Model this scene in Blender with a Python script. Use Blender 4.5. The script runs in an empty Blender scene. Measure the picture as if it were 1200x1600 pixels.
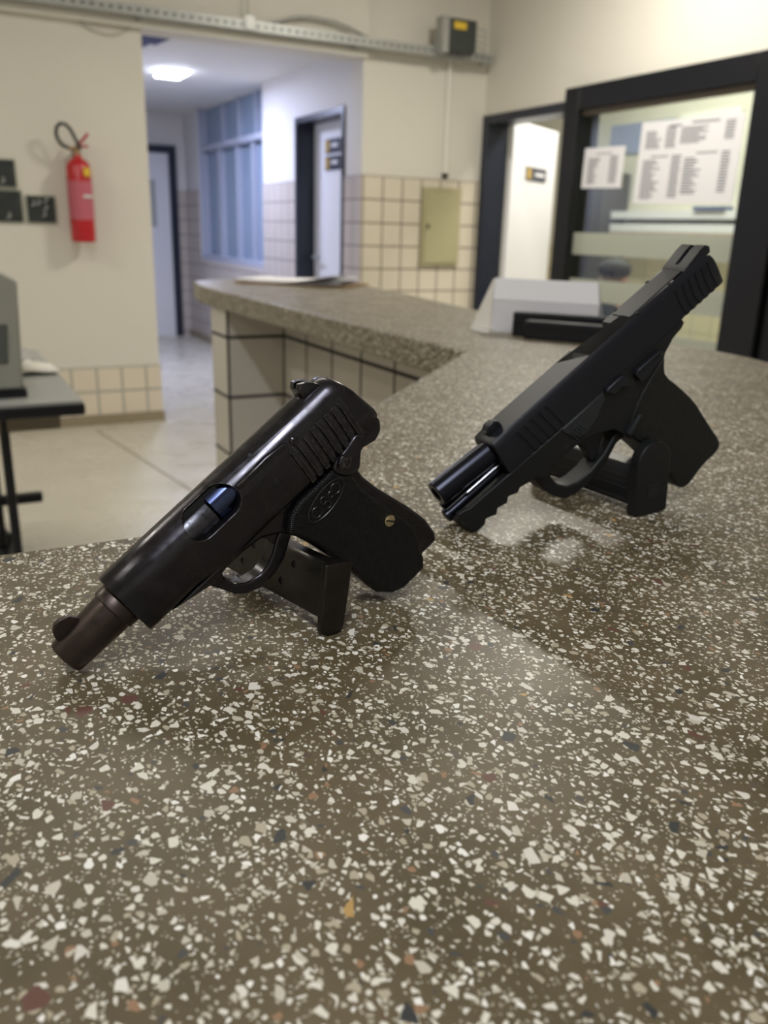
import bpy, bmesh, math, random
from mathutils import Vector, Matrix
random.seed(7)
PI = math.pi
S = bpy.context.scene
C = S.collection

# ---------------------------------------------------------------- camera
F = 1330.0
pitch, roll, yaw = .3193, -.02904, .4882
EYE = .18                                  # lens height above the counter top (z = 0 is the counter top)
f = Vector((math.sin(yaw)*math.cos(pitch), math.cos(yaw)*math.cos(pitch), -math.sin(pitch)))
r = Vector((math.cos(yaw), -math.sin(yaw), 0)); d = f.cross(r)
c_, s_ = math.cos(roll), math.sin(roll)
r2 = c_*r + s_*d; d2 = -s_*r + c_*d
cam = bpy.data.cameras.new('camera'); camo = bpy.data.objects.new('camera', cam); C.objects.link(camo)
M = Matrix((( r2.x, -d2.x, -f.x, 0), (r2.y, -d2.y, -f.y, 0), (r2.z, -d2.z, -f.z, EYE), (0, 0, 0, 1)))
camo.matrix_world = M
cam.sensor_fit = 'HORIZONTAL'; cam.sensor_width = 36.0; cam.lens = F*36/1200
cam.clip_start = .01; cam.clip_end = 60
cam.dof.use_dof = True; cam.dof.focus_distance = .38; cam.dof.aperture_fstop = 15.0
S.camera = camo

# ---------------------------------------------------------------- view, world, lights
S.view_settings.view_transform = 'Standard'; S.view_settings.look = 'None'
S.view_settings.gamma = 1.0; S.view_settings.use_curve_mapping = False
S.view_settings.exposure = 0.90
W = bpy.data.worlds.new('world'); S.world = W; W.use_nodes = True
W.node_tree.nodes['Background'].inputs[0].default_value = (.9, .93, 1, 1)
W.node_tree.nodes['Background'].inputs[1].default_value = .03

def area(name, loc, sx, sy, power, col, target=None):
    L = bpy.data.lights.new(name, 'AREA'); L.shape = 'RECTANGLE'; L.size = sx; L.size_y = sy
    L.energy = power; L.color = col
    o = bpy.data.objects.new(name, L); C.objects.link(o); o.location = loc
    if target:
        o.rotation_euler = (Vector(target)-Vector(loc)).to_track_quat('-Z', 'Y').to_euler()
    return o
WARM = (1, .95, .84); COOL = (.62, .68, 1)
area('unseen_ceiling_light', (2.6, 3.3, 1.90), .10, .5, 23, WARM)
area('unseen_ceiling_light', (-1.5, 3.2, 1.92), .12, 1.2, 13, WARM)  # added out of view to brighten the left wall
area('unseen_ceiling_light', (.45, 2.7, 1.92), 1.2, .10, 9, WARM)  # added for the grey sheen on the second pistol's slide top
area('unseen_ceiling_light', (-.45, -.85, 1.92), .06, 1.2, 24, (.88, .92, 1))  # added fill behind the camera, thinned for a streak along the nearest slide
area('unseen_ceiling_light', (-2.4, .6, 1.92), .25, 1.2, 10, WARM)  # unseen weak fill for the room as a whole
area('corridor_lamp_light', (1.84, 7.08, 1.235), .18, .30, 18, COOL)
area('side_room_light', (4.5, 4.6, 1.85), .5, 2.2, 40, (1, .98, .9))

# ---------------------------------------------------------------- helpers
def new_obj(name, me, parent=None):
    o = bpy.data.objects.new(name, me); C.objects.link(o)
    if parent: o.parent = parent
    return o
def finish(name, bm, m, parent=None, smooth=False, bevel=0, seg=2, angle=40):
    bmesh.ops.recalc_face_normals(bm, faces=bm.faces[:])
    me = bpy.data.meshes.new(name); bm.to_mesh(me); bm.free()
    ms = m if isinstance(m, (list, tuple)) else [m]
    for q in ms: me.materials.append(q)
    o = new_obj(name, me, parent)
    if smooth or bevel:
        me.shade_smooth()
        if bevel:
            b = o.modifiers.new('bevel', 'BEVEL'); b.width = bevel; b.segments = seg; b.limit_method = 'ANGLE'
            b.angle_limit = math.radians(30); b.harden_normals = False
        me.set_sharp_from_angle(angle=math.radians(angle))
    return o
def tag(o, label, cat, group=None):
    o['label'] = label; o['category'] = cat
    if group: o['group'] = group
    return o
def structure(o): o['kind'] = 'structure'; return o
def thing(name, label, cat, loc=(0,0,0), group=None):
    o = bpy.data.objects.new(name, None); C.objects.link(o); o.location = loc; o.empty_display_size = .02
    return tag(o, label, cat, group)
def bx(bm, x0, x1, y0, y1, z0, z1, mi=0):
    vs = [bm.verts.new((x, y, z)) for x in (x0, x1) for y in (y0, y1) for z in (z0, z1)]
    for q in ((0,1,3,2),(4,6,7,5),(0,4,5,1),(2,3,7,6),(0,2,6,4),(1,5,7,3)):
        fc = bm.faces.new([vs[i] for i in q]); fc.material_index = mi
def box(name, m, x0, x1, y0, y1, z0, z1, parent=None, bevel=0, seg=2):
    bm = bmesh.new(); bx(bm, x0, x1, y0, y1, z0, z1); return finish(name, bm, m, parent, bevel=bevel, seg=seg)
def prism(bm, poly, y0, y1, mi=0):
    """polygon in local x,z extruded along local y"""
    a = [bm.verts.new((x, y0, z)) for x, z in poly]; b = [bm.verts.new((x, y1, z)) for x, z in poly]
    n = len(poly)
    fs = [bm.faces.new(a), bm.faces.new(b[::-1])]
    for i in range(n): fs.append(bm.faces.new([a[i], b[i], b[(i+1) % n], a[(i+1) % n]]))
    for q in fs: q.material_index = mi
def zprism(bm, poly, z0, z1):
    a = [bm.verts.new((x, y, z0)) for x, y in poly]; b = [bm.verts.new((x, y, z1)) for x, y in poly]
    n = len(poly); bm.faces.new(a); bm.faces.new(b[::-1])
    for i in range(n): bm.faces.new([a[i], b[i], b[(i+1) % n], a[(i+1) % n]])
def cyl(bm, p0, p1, r0, r1=None, n=24, cap=True):
    r1 = r0 if r1 is None else r1
    p0 = Vector(p0); p1 = Vector(p1); ax = (p1-p0).normalized()
    u = ax.orthogonal().normalized(); v = ax.cross(u)
    A = [bm.verts.new(p0+r0*(math.cos(2*PI*i/n)*u+math.sin(2*PI*i/n)*v)) for i in range(n)]
    B = [bm.verts.new(p1+r1*(math.cos(2*PI*i/n)*u+math.sin(2*PI*i/n)*v)) for i in range(n)]
    for i in range(n): bm.faces.new([A[i], A[(i+1) % n], B[(i+1) % n], B[i]])
    if cap: bm.faces.new(A[::-1]); bm.faces.new(B)
def lathe(bm, p0, ax, prof, n=32):
    """prof: (distance along ax, radius)"""
    p0 = Vector(p0); ax = Vector(ax).normalized(); u = ax.orthogonal().normalized(); v = ax.cross(u)
    rings = []
    for t, rr in prof:
        rings.append([bm.verts.new(p0+ax*t+rr*(math.cos(2*PI*i/n)*u+math.sin(2*PI*i/n)*v)) for i in range(n)])
    for A, B in zip(rings, rings[1:]):
        for i in range(n): bm.faces.new([A[i], A[(i+1) % n], B[(i+1) % n], B[i]])
    bm.faces.new(rings[0][::-1]); bm.faces.new(rings[-1])
def tube(bm, pts, rad, n=10, closed=False):
    P = [Vector(p) for p in pts]; m = len(P); rings = []; up = None
    for i in range(m):
        a = P[i-1] if (closed or i > 0) else P[i]; b = P[(i+1) % m] if (closed or i < m-1) else P[i]
        t = (b-a).normalized()
        u = t.orthogonal().normalized() if up is None else (up - up.dot(t)*t).normalized()
        up = u; v = t.cross(u); rr = rad[i] if isinstance(rad, (list, tuple)) else rad
        rings.append([bm.verts.new(P[i]+rr*(math.cos(2*PI*k/n)*u+math.sin(2*PI*k/n)*v)) for k in range(n)])
    for i in range(m if closed else m-1):
        A, B = rings[i], rings[(i+1) % m]
        for k in range(n): bm.faces.new([A[k], A[(k+1) % n], B[(k+1) % n], B[k]])
    if not closed: bm.faces.new(rings[0][::-1]); bm.faces.new(rings[-1])
def cut(o, cutters):
    """difference with closed cutter meshes, baked; the cutters leave the scene"""
    for bm in cutters:
        bmesh.ops.recalc_face_normals(bm, faces=bm.faces[:])
        me = bpy.data.meshes.new('cutter'); bm.to_mesh(me); bm.free()
        k = bpy.data.objects.new('cutter', me); C.objects.link(k)
        k.parent = o.parent
        md = o.modifiers.new('cut', 'BOOLEAN'); md.object = k; md.operation = 'DIFFERENCE'; md.solver = 'EXACT'
        bpy.context.view_layer.update()
        dg = bpy.context.evaluated_depsgraph_get()
        nm = bpy.data.meshes.new_from_object(o.evaluated_get(dg))
        o.modifiers.clear(); old = o.data; o.data = nm; nm.name = old.name
        bpy.data.objects.remove(k); bpy.data.meshes.remove(me)
    o.data.shade_smooth(); o.data.set_sharp_from_angle(angle=math.radians(38))
    return o
def smoothpoly(P, it=2):
    for _ in range(it):
        Q = []
        for i in range(len(P)):
            a, b = P[i], P[(i+1) % len(P)]
            Q += [(a[0]*.75+b[0]*.25, a[1]*.75+b[1]*.25), (a[0]*.25+b[0]*.75, a[1]*.25+b[1]*.75)]
        P = Q
    return P

# ---------------------------------------------------------------- materials
def mat(name, col, rough=.5, metal=0, spec=.5, bump=0, bscale=200, var=0, vscale=5, coat=0, emit=None, estr=0, rvar=0, rscale=30):
    m = bpy.data.materials.new(name); m.use_nodes = True; nt = m.node_tree; b = nt.nodes['Principled BSDF']
    b.inputs['Base Color'].default_value = (*col, 1); b.inputs['Roughness'].default_value = rough
    b.inputs['Metallic'].default_value = metal; b.inputs['Specular IOR Level'].default_value = spec
    b.inputs['Coat Weight'].default_value = coat
    if emit: b.inputs['Emission Color'].default_value = (*emit, 1); b.inputs['Emission Strength'].default_value = estr
    N = nt.nodes.new; L = nt.links.new
    tc = N('ShaderNodeTexCoord')
    if var:
        n = N('ShaderNodeTexNoise'); n.inputs['Scale'].default_value = vscale; n.inputs['Detail'].default_value = 5
        L(tc.outputs['Object'], n.inputs['Vector'])
        mx = N('ShaderNodeMix'); mx.data_type = 'RGBA'; L(n.outputs['Fac'], mx.inputs['Factor'])
        mx.inputs['A'].default_value = (*[max(0, v*(1-var)) for v in col], 1)
        mx.inputs['B'].default_value = (*[min(1, v*(1+var)) for v in col], 1)
        L(mx.outputs['Result'], b.inputs['Base Color'])
    if rvar:
        n = N('ShaderNodeTexNoise'); n.inputs['Scale'].default_value = rscale; n.inputs['Detail'].default_value = 6
        L(tc.outputs['Object'], n.inputs['Vector'])
        mr = N('ShaderNodeMapRange'); mr.inputs['From Min'].default_value = .3; mr.inputs['From Max'].default_value = .7
        mr.inputs['To Min'].default_value = max(.02, rough-rvar); mr.inputs['To Max'].default_value = rough+rvar
        L(n.outputs['Fac'], mr.inputs['Value']); L(mr.outputs['Result'], b.inputs['Roughness'])
    if bump:
        n = N('ShaderNodeTexNoise'); n.inputs['Scale'].default_value = bscale; n.inputs['Detail'].default_value = 3
        L(tc.outputs['Object'], n.inputs['Vector'])
        bp = N('ShaderNodeBump'); bp.inputs['Strength'].default_value = bump; bp.inputs['Distance'].default_value = .0006
        L(n.outputs['Fac'], bp.inputs['Height']); L(bp.outputs['Normal'], b.inputs['Normal'])
    return m

def terrazzo():
    m = bpy.data.materials.new('brown_terrazzo'); m.use_nodes = True; nt = m.node_tree; b = nt.nodes['Principled BSDF']
    N = nt.nodes.new; L = nt.links.new
    tc = N('ShaderNodeTexCoord')
    # slight warp so that chips are not straight-edged cells
    wn = N('ShaderNodeTexNoise'); wn.inputs['Scale'].default_value = 230; wn.inputs['Detail'].default_value = 2
    L(tc.outputs['Object'], wn.inputs['Vector'])
    ws = N('ShaderNodeVectorMath'); ws.operation = 'SCALE'; ws.inputs['Scale'].default_value = .0010
    L(wn.outputs['Color'], ws.inputs[0])
    wa = N('ShaderNodeVectorMath'); wa.operation = 'ADD'; L(tc.outputs['Object'], wa.inputs[0]); L(ws.outputs[0], wa.inputs[1])
    # base cement
    n1 = N('ShaderNodeTexNoise'); n1.inputs['Scale'].default_value = 22; n1.inputs['Detail'].default_value = 6
    L(tc.outputs['Object'], n1.inputs['Vector'])
    r1 = N('ShaderNodeValToRGB'); L(n1.outputs['Fac'], r1.inputs['Fac'])
    r1.color_ramp.elements[0].position = .3; r1.color_ramp.elements[0].color = (.074, .056, .027, 1)
    r1.color_ramp.elements[1].position = .7; r1.color_ramp.elements[1].color = (.130, .100, .056, 1)
    cur = r1.outputs['Color']; chipmask = None
    def layer(cur, scale, thr0, thr1, present, ramp, off):
        mp = N('ShaderNodeMapping'); mp.inputs['Location'].default_value = off; L(wa.outputs[0], mp.inputs['Vector'])
        mp.inputs['Rotation'].default_value = (0, 0, off[0]); mp.inputs['Scale'].default_value = (1, .82, 1)
        ve = N('ShaderNodeTexVoronoi'); ve.feature = 'DISTANCE_TO_EDGE'; ve.inputs['Scale'].default_value = scale
        vc = N('ShaderNodeTexVoronoi'); vc.feature = 'F1'; vc.inputs['Scale'].default_value = scale
        for v in (ve, vc): v.voronoi_dimensions = '3D'; v.inputs['Randomness'].default_value = 1.0; L(mp.outputs[0], v.inputs['Vector'])
        sp = N('ShaderNodeSeparateColor'); L(vc.outputs['Color'], sp.inputs[0])
        th = N('ShaderNodeMapRange'); th.inputs['To Min'].default_value = thr0; th.inputs['To Max'].default_value = thr1
        L(sp.outputs['Green'], th.inputs['Value'])
        sub = N('ShaderNodeMath'); sub.operation = 'SUBTRACT'; L(ve.outputs['Distance'], sub.inputs[0]); L(th.outputs['Result'], sub.inputs[1])
        edge = N('ShaderNodeMapRange'); edge.inputs['From Min'].default_value = 0; edge.inputs['From Max'].default_value = .03
        L(sub.outputs[0], edge.inputs['Value'])
        pr = N('ShaderNodeMath'); pr.operation = 'LESS_THAN'; pr.inputs[1].default_value = present; L(sp.outputs['Red'], pr.inputs[0])
        ml = N('ShaderNodeMath'); ml.operation = 'MULTIPLY'; L(edge.outputs['Result'], ml.inputs[0]); L(pr.outputs[0], ml.inputs[1])
        rp = N('ShaderNodeValToRGB'); rp.color_ramp.interpolation = 'CONSTANT'; L(sp.outputs['Blue'], rp.inputs['Fac'])
        els = rp.color_ramp.elements
        while len(els) < len(ramp): els.new(.5)
        for e, (p, cc) in zip(els, ramp): e.position = p; e.color = (*cc, 1)
        mx = N('ShaderNodeMix'); mx.data_type = 'RGBA'; L(ml.outputs[0], mx.inputs['Factor']); L(cur, mx.inputs['A']); L(rp.outputs['Color'], mx.inputs['B'])
        return mx.outputs['Result']
    white = [(0, (.66, .62, .53)), (.25, (.80, .77, .69)), (.5, (.50, .46, .36)), (.72, (.66, .62, .52)), (.9, (.40, .35, .25)), (.96, (.27, .16, .09)), (.98, (.06, .06, .06))]
    fine = [(0, (.42, .38, .29)), (.3, (.58, .54, .44)), (.6, (.32, .28, .20)), (.8, (.50, .46, .36)), (.93, (.12, .09, .06))]
    big = [(0, (.62, .58, .50)), (.3, (.70, .66, .58)), (.55, (.55, .50, .40)), (.60, (.035, .037, .037)), (.86, (.12, .055, .04)), (.93, (.42, .26, .09)), (.96, (.10, .075, .05))]
    cur = layer(cur, 680, .12, .30, .38, fine, (.3, .1, .37))
    cur = layer(cur, 390, .10, .30, .56, white, (1.1, .7, .83))
    cur = layer(cur, 270, .12, .32, .40, white, (2.3, .2, .51))
    cur = layer(cur, 165, .13, .30, .15, big, (.7, 1.9, .29))
    L(cur, b.inputs['Base Color'])
    n2 = N('ShaderNodeTexNoise'); n2.inputs['Scale'].default_value = 9; n2.inputs['Detail'].default_value = 6; L(tc.outputs['Object'], n2.inputs['Vector'])
    mr = N('ShaderNodeMapRange'); mr.inputs['From Min'].default_value = .3; mr.inputs['From Max'].default_value = .7
    mr.inputs['To Min'].default_value = .34; mr.inputs['To Max'].default_value = .48
    L(n2.outputs['Fac'], mr.inputs['Value']); L(mr.outputs['Result'], b.inputs['Roughness'])
    b.inputs['Specular IOR Level'].default_value = .30
    n3 = N('ShaderNodeTexNoise'); n3.inputs['Scale'].default_value = 120; n3.inputs['Detail'].default_value = 4; L(tc.outputs['Object'], n3.inputs['Vector'])
    bp = N('ShaderNodeBump'); bp.inputs['Strength'].default_value = .25; bp.inputs['Distance'].default_value = .0006
    L(n3.outputs['Fac'], bp.inputs['Height']); L(bp.outputs['Normal'], b.inputs['Normal'])
    return m

def tiles(name, ax, size, o1, oz, tile, grout, gw=.007, sizez=None, rough=.25):
    """square tiles on a wall: ax 0 = wall runs along x, 1 = along y; z upward"""
    m = bpy.data.materials.new(name); m.use_nodes = True; nt = m.node_tree; b = nt.nodes['Principled BSDF']
    N = nt.nodes.new; L = nt.links.new
    tc = N('ShaderNodeTexCoord'); sx = N('ShaderNodeSeparateXYZ'); L(tc.outputs['Object'], sx.inputs[0])
    outs = []
    ge = N('ShaderNodeNewGeometry'); nsep = N('ShaderNodeSeparateXYZ'); L(ge.outputs['Normal'], nsep.inputs[0])
    ab = N('ShaderNodeMath'); ab.operation = 'ABSOLUTE'; L(nsep.outputs[0], ab.inputs[0])
    gt = N('ShaderNodeMath'); gt.operation = 'GREATER_THAN'; gt.inputs[1].default_value = .5; L(ab.outputs[0], gt.inputs[0])
    h = N('ShaderNodeMix'); L(gt.outputs[0], h.inputs['Factor'])
    px = N('ShaderNodeMath'); px.operation = 'SUBTRACT'; px.inputs[1].default_value = o1[0]; L(sx.outputs[0], px.inputs[0])
    py = N('ShaderNodeMath'); py.operation = 'SUBTRACT'; py.inputs[1].default_value = o1[1]; L(sx.outputs[1], py.inputs[0])
    L(px.outputs[0], h.inputs['A']); L(py.outputs[0], h.inputs['B'])
    pz = N('ShaderNodeMath'); pz.operation = 'SUBTRACT'; pz.inputs[1].default_value = oz; L(sx.outputs[2], pz.inputs[0])
    for src, s in ((h.outputs['Result'], size), (pz.outputs[0], sizez or size)):
        q = N('ShaderNodeMath'); q.operation = 'PINGPONG'; q.inputs[1].default_value = s/2; L(src, q.inputs[0])
        g = N('ShaderNodeMath'); g.operation = 'LESS_THAN'; g.inputs[1].default_value = gw/2; L(q.outputs[0], g.inputs[0]); outs.append(g.outputs[0])
    mxm = N('ShaderNodeMath'); mxm.operation = 'MAXIMUM'; L(outs[0], mxm.inputs[0]); L(outs[1], mxm.inputs[1])
    n = N('ShaderNodeTexNoise'); n.inputs['Scale'].default_value = 3; L(tc.outputs['Object'], n.inputs['Vector'])
    t = N('ShaderNodeMix'); t.data_type = 'RGBA'; L(n.outputs['Fac'], t.inputs['Factor'])
    t.inputs['A'].default_value = (*[v*.9 for v in tile], 1); t.inputs['B'].default_value = (*[min(1, v*1.08) for v in tile], 1)
    mx = N('ShaderNodeMix'); mx.data_type = 'RGBA'; L(mxm.outputs[0], mx.inputs['Factor']); L(t.outputs['Result'], mx.inputs['A']); mx.inputs['B'].default_value = (*grout, 1)
    L(mx.outputs['Result'], b.inputs['Base Color'])
    rr = N('ShaderNodeMapRange'); L(mxm.outputs[0], rr.inputs['Value']); rr.inputs['To Min'].default_value = rough; rr.inputs['To Max'].default_value = .8
    L(rr.outputs['Result'], b.inputs['Roughness'])
    bp = N('ShaderNodeBump'); bp.invert = True; bp.inputs['Strength'].default_value = .4; bp.inputs['Distance'].default_value = .002
    L(mxm.outputs[0], bp.inputs['Height']); L(bp.outputs['Normal'], b.inputs['Normal'])
    return m

TERR = terrazzo()
PAINT = mat('cream_wall_paint', (.73, .70, .63), .6, var=.05, vscale=1.5, bump=.15, bscale=40)
PAINTW = mat('white_wall_paint', (.72, .70, .68), .6, var=.04, vscale=1.5)
CEIL = mat('ceiling_paint', (.78, .76, .72), .8)
FLOORM = mat('polished_cement_floor', (.56, .53, .45), .30, var=.14, vscale=2.5, rvar=.08, rscale=4)
TILE_D = tiles('cream_square_tiles', 0, .147, (2.612, 5.35), .52, (.70, .64, .52), (.20, .15, .12), gw=.010)
TILE_L = tiles('beige_square_tiles', 0, .147, (.703, 0), -.65, (.76, .68, .56), (.40, .39, .33), gw=.014)
TILE_C = tiles('counter_square_tiles', 0, .18, (.777, 2.485), -.135, (.60, .56, .50), (.030, .028, .032), gw=.010)
NAVY = mat('navy_gloss_paint', (.014, .019, .036), .35, var=.1)
BLACKF = mat('black_frame_paint', (.005, .0055, .008), .42, spec=.35)
WHITEP = mat('white_door_paint', (.78, .78, .80), .4)
SKIRT = mat('brown_skirting', (.30, .25, .17), .5, var=.12)
STEELG = mat('galvanised_steel', (.40, .41, .40), .45, metal=.7, var=.2, vscale=20)
GREYP = mat('grey_plastic', (.36, .36, .31), .5, var=.05)
BLACKP = mat('black_plastic', (.007, .0075, .011), .4, spec=.35)
PAPER = mat('white_paper', (.78, .77, .80), .75)
PAPER2 = mat('aged_paper', (.72, .69, .63), .75)
PRINT = mat('printed_grey_text', (.22, .22, .25), .8)
RED = mat('red_gloss_paint', (.50, .012, .02), .25, coat=.4)
LABELR = mat('pinkish_label', (.52, .12, .16), .4)
YEL = mat('yellow_paint', (.75, .50, .04), .5)
RUBBER = mat('black_rubber_hose', (.02, .025, .025), .5)
OLIVE = mat('olive_metal_paint', (.42, .39, .23), .45, var=.05)
BRASS = mat('worn_brass', (.50, .42, .26), .35, metal=1, rvar=.1, rscale=600)
GOLD = mat('gold_plate', (.55, .38, .10), .35, metal=.4)
PLATE = mat('dark_plate', (.03, .03, .06), .4)
SKIN = mat('skin', (.52, .27, .19), .5)
HAIR = mat('grey_brown_hair', (.05, .045, .04), .7, bump=.6, bscale=300)
SHIRT = mat('dark_shirt', (.03, .035, .05), .8)
BLUEGLASS = mat('blue_grey_glass', (.25, .33, .44), .3, var=.12, vscale=2)
SASH = mat('pale_window_frame', (.42, .45, .54), .5)
LED = mat('lit_led_panel', (1, 1, 1), .5, emit=(.80, .85, 1), estr=12)
def add_wear(m, col, rad):
    nt = m.node_tree; b = nt.nodes['Principled BSDF']; N = nt.nodes.new; L = nt.links.new
    bv = N('ShaderNodeBevel'); bv.samples = 4; bv.inputs['Radius'].default_value = rad; ge = N('ShaderNodeNewGeometry')
    dt = N('ShaderNodeVectorMath'); dt.operation = 'DOT_PRODUCT'; L(bv.outputs[0], dt.inputs[0]); L(ge.outputs['Normal'], dt.inputs[1])
    mr = N('ShaderNodeMapRange'); mr.inputs['From Min'].default_value = .985; mr.inputs['From Max'].default_value = .86; L(dt.outputs['Value'], mr.inputs['Value'])
    tc = N('ShaderNodeTexCoord'); n = N('ShaderNodeTexNoise'); n.inputs['Scale'].default_value = 400; n.inputs['Detail'].default_value = 5; L(tc.outputs['Object'], n.inputs['Vector'])
    m2 = N('ShaderNodeMapRange'); m2.inputs['From Min'].default_value = .40; m2.inputs['From Max'].default_value = .62; L(n.outputs['Fac'], m2.inputs['Value'])
    ml = N('ShaderNodeMath'); ml.operation = 'MULTIPLY'; L(mr.outputs[0], ml.inputs[0]); L(m2.outputs[0], ml.inputs[1])
    src = b.inputs['Base Color'].links[0].from_socket; mx = N('ShaderNodeMix'); mx.data_type = 'RGBA'
    L(ml.outputs[0], mx.inputs['Factor']); L(src, mx.inputs['A']); mx.inputs['B'].default_value = (*col, 1); L(mx.outputs['Result'], b.inputs['Base Color'])
BLUED = mat('worn_blued_steel', (.044, .042, .048), .24, metal=.92, rvar=.07, rscale=170, var=.28, vscale=140)
add_wear(BLUED, (.30, .28, .26), .0007)
BROWNED = mat('browned_worn_steel', (.052, .040, .034), .36, metal=.85, rvar=.10, rscale=220, var=.3, vscale=120)
BRIGHTBLUE = mat('polished_blue_steel', (.05, .065, .13), .16, metal=1)
PARKER = mat('scratched_barrel_steel', (.070, .070, .08), .33, metal=.9, var=.5, vscale=300, rvar=.12, rscale=500)
MAGST = mat('magazine_steel', (.036, .032, .029), .38, metal=.85, var=.5, vscale=60, rvar=.12, rscale=120)
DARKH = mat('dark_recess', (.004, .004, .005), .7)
SLIDE2 = mat('matt_black_slide_finish', (.0075, .008, .012), .36, metal=.05, spec=.30, bump=.05, bscale=1500)
BARREL2 = mat('black_barrel_steel', (.010, .011, .018), .27, metal=.7)
POLY = mat('black_polymer', (.007, .0075, .008), .48, spec=.28, bump=.12, bscale=1800)
POLYS = mat('stippled_black_polymer', (.005, .0055, .0055), .5, spec=.34, bump=1.0, bscale=450)
POLYG = mat('smooth_grey_black_metal', (.018, .021, .023), .42, metal=.2, spec=.4)
WHITEDOT = mat('white_paint', (.7, .7, .7), .5)

def slotted():
    m = mat('slotted_galvanised_steel', (.40, .41, .40), .45, metal=.6, var=.2, vscale=20); nt = m.node_tree; b = nt.nodes['Principled BSDF']
    N = nt.nodes.new; L = nt.links.new; tc = N('ShaderNodeTexCoord'); sp = N('ShaderNodeSeparateXYZ'); L(tc.outputs['Object'], sp.inputs[0])
    a = N('ShaderNodeMath'); a.operation = 'PINGPONG'; a.inputs[1].default_value = .024; L(sp.outputs[0], a.inputs[0])
    a2 = N('ShaderNodeMath'); a2.operation = 'LESS_THAN'; a2.inputs[1].default_value = .011; L(a.outputs[0], a2.inputs[0])
    z = N('ShaderNodeMath'); z.operation = 'COMPARE'; z.inputs[1].default_value = -.004; z.inputs[2].default_value = .007; L(sp.outputs[2], z.inputs[0])
    ml = N('ShaderNodeMath'); ml.operation = 'MULTIPLY'; L(a2.outputs[0], ml.inputs[0]); L(z.outputs[0], ml.inputs[1])
    src = b.inputs['Base Color'].links[0].from_socket; mx = N('ShaderNodeMix'); mx.data_type = 'RGBA'
    L(ml.outputs[0], mx.inputs['Factor']); L(src, mx.inputs['A']); mx.inputs['B'].default_value = (.10, .11, .11, 1); L(mx.outputs['Result'], b.inputs['Base Color'])
    return m
SLOTTED = slotted()

def checker_grip():
    m = mat('chequered_black_grip', (.004, .004, .0045), .42, spec=.28); nt = m.node_tree; b = nt.nodes['Principled BSDF']
    N = nt.nodes.new; L = nt.links.new; tc = N('ShaderNodeTexCoord'); hs = []
    for a in (.9, -.55):
        mp = N('ShaderNodeMapping'); mp.inputs['Rotation'].default_value = (0, a, 0); L(tc.outputs['Object'], mp.inputs['Vector'])
        w = N('ShaderNodeTexWave'); w.bands_direction = 'X'; w.inputs['Scale'].default_value = 320; L(mp.outputs[0], w.inputs['Vector']); hs.append(w.outputs['Fac'])
    ad = N('ShaderNodeMath'); ad.operation = 'MINIMUM'; L(hs[0], ad.inputs[0]); L(hs[1], ad.inputs[1])
    bp = N('ShaderNodeBump'); bp.inputs['Strength'].default_value = .7; bp.inputs['Distance'].default_value = .0004
    L(ad.outputs[0], bp.inputs['Height']); L(bp.outputs['Normal'], b.inputs['Normal'])
    return m
GRIPM = checker_grip()

def glass_mat(name, tint, refl=.12, rough=0.02):
    m = bpy.data.materials.new(name); m.use_nodes = True; nt = m.node_tree; nt.nodes.clear()
    N = nt.nodes.new; L = nt.links.new
    out = N('ShaderNodeOutputMaterial'); tr = N('ShaderNodeBsdfTransparent'); tr.inputs[0].default_value = (*tint, 1)
    gl = N('ShaderNodeBsdfGlossy'); gl.inputs['Roughness'].default_value = rough
    fw = N('ShaderNodeLayerWeight'); fw.inputs['Blend'].default_value = .5; pw = N('ShaderNodeMath'); pw.operation = 'POWER'; pw.inputs[1].default_value = 5; L(fw.outputs['Facing'], pw.inputs[0]); fr = N('ShaderNodeMath'); fr.operation = 'MULTIPLY_ADD'; fr.inputs[1].default_value = .95; fr.inputs[2].default_value = .05; L(pw.outputs[0], fr.inputs[0])
    mx = N('ShaderNodeMixShader'); L(fr.outputs[0], mx.inputs[0]); L(tr.outputs[0], mx.inputs[1]); L(gl.outputs[0], mx.inputs[2]); L(mx.outputs[0], out.inputs[0])
    return m
GLASS = glass_mat('clear_glass', (.86, .90, .87))
def frost_mat():
    m = bpy.data.materials.new('frosted_film'); m.use_nodes = True; nt = m.node_tree; nt.nodes.clear()
    N = nt.nodes.new; L = nt.links.new
    out = N('ShaderNodeOutputMaterial'); tr = N('ShaderNodeBsdfTransparent'); tr.inputs[0].default_value = (.84, .86, .83, 1)
    df = N('ShaderNodeBsdfDiffuse'); df.inputs[0].default_value = (.55, .56, .51, 1)
    tl = N('ShaderNodeBsdfTranslucent'); tl.inputs[0].default_value = (.64, .65, .60, 1)
    a = N('ShaderNodeMixShader'); a.inputs[0].default_value = .5; L(df.outputs[0], a.inputs[1]); L(tl.outputs[0], a.inputs[2])
    b = N('ShaderNodeMixShader'); b.inputs[0].default_value = .85; L(tr.outputs[0], b.inputs[1]); L(a.outputs[0], b.inputs[2]); L(b.outputs[0], out.inputs[0])
    return m
FROST = frost_mat()

# ================================================================ THE ROOM
FZ = -1.0; CZ = 1.95; YB = 5.35; XR = 3.53
structure(box('floor', FLOORM, -4, 7, -2.6, 10.2, FZ-.1, FZ))
bm = bmesh.new(); bx(bm, -4, 7, -2.6, 5.6, CZ, CZ+.1); structure(finish('ceiling', bm, CEIL))
structure(box('ceiling_corridor', CEIL, 1.0, 3.53, 5.50, 9.9, 1.275, 1.36))
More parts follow.
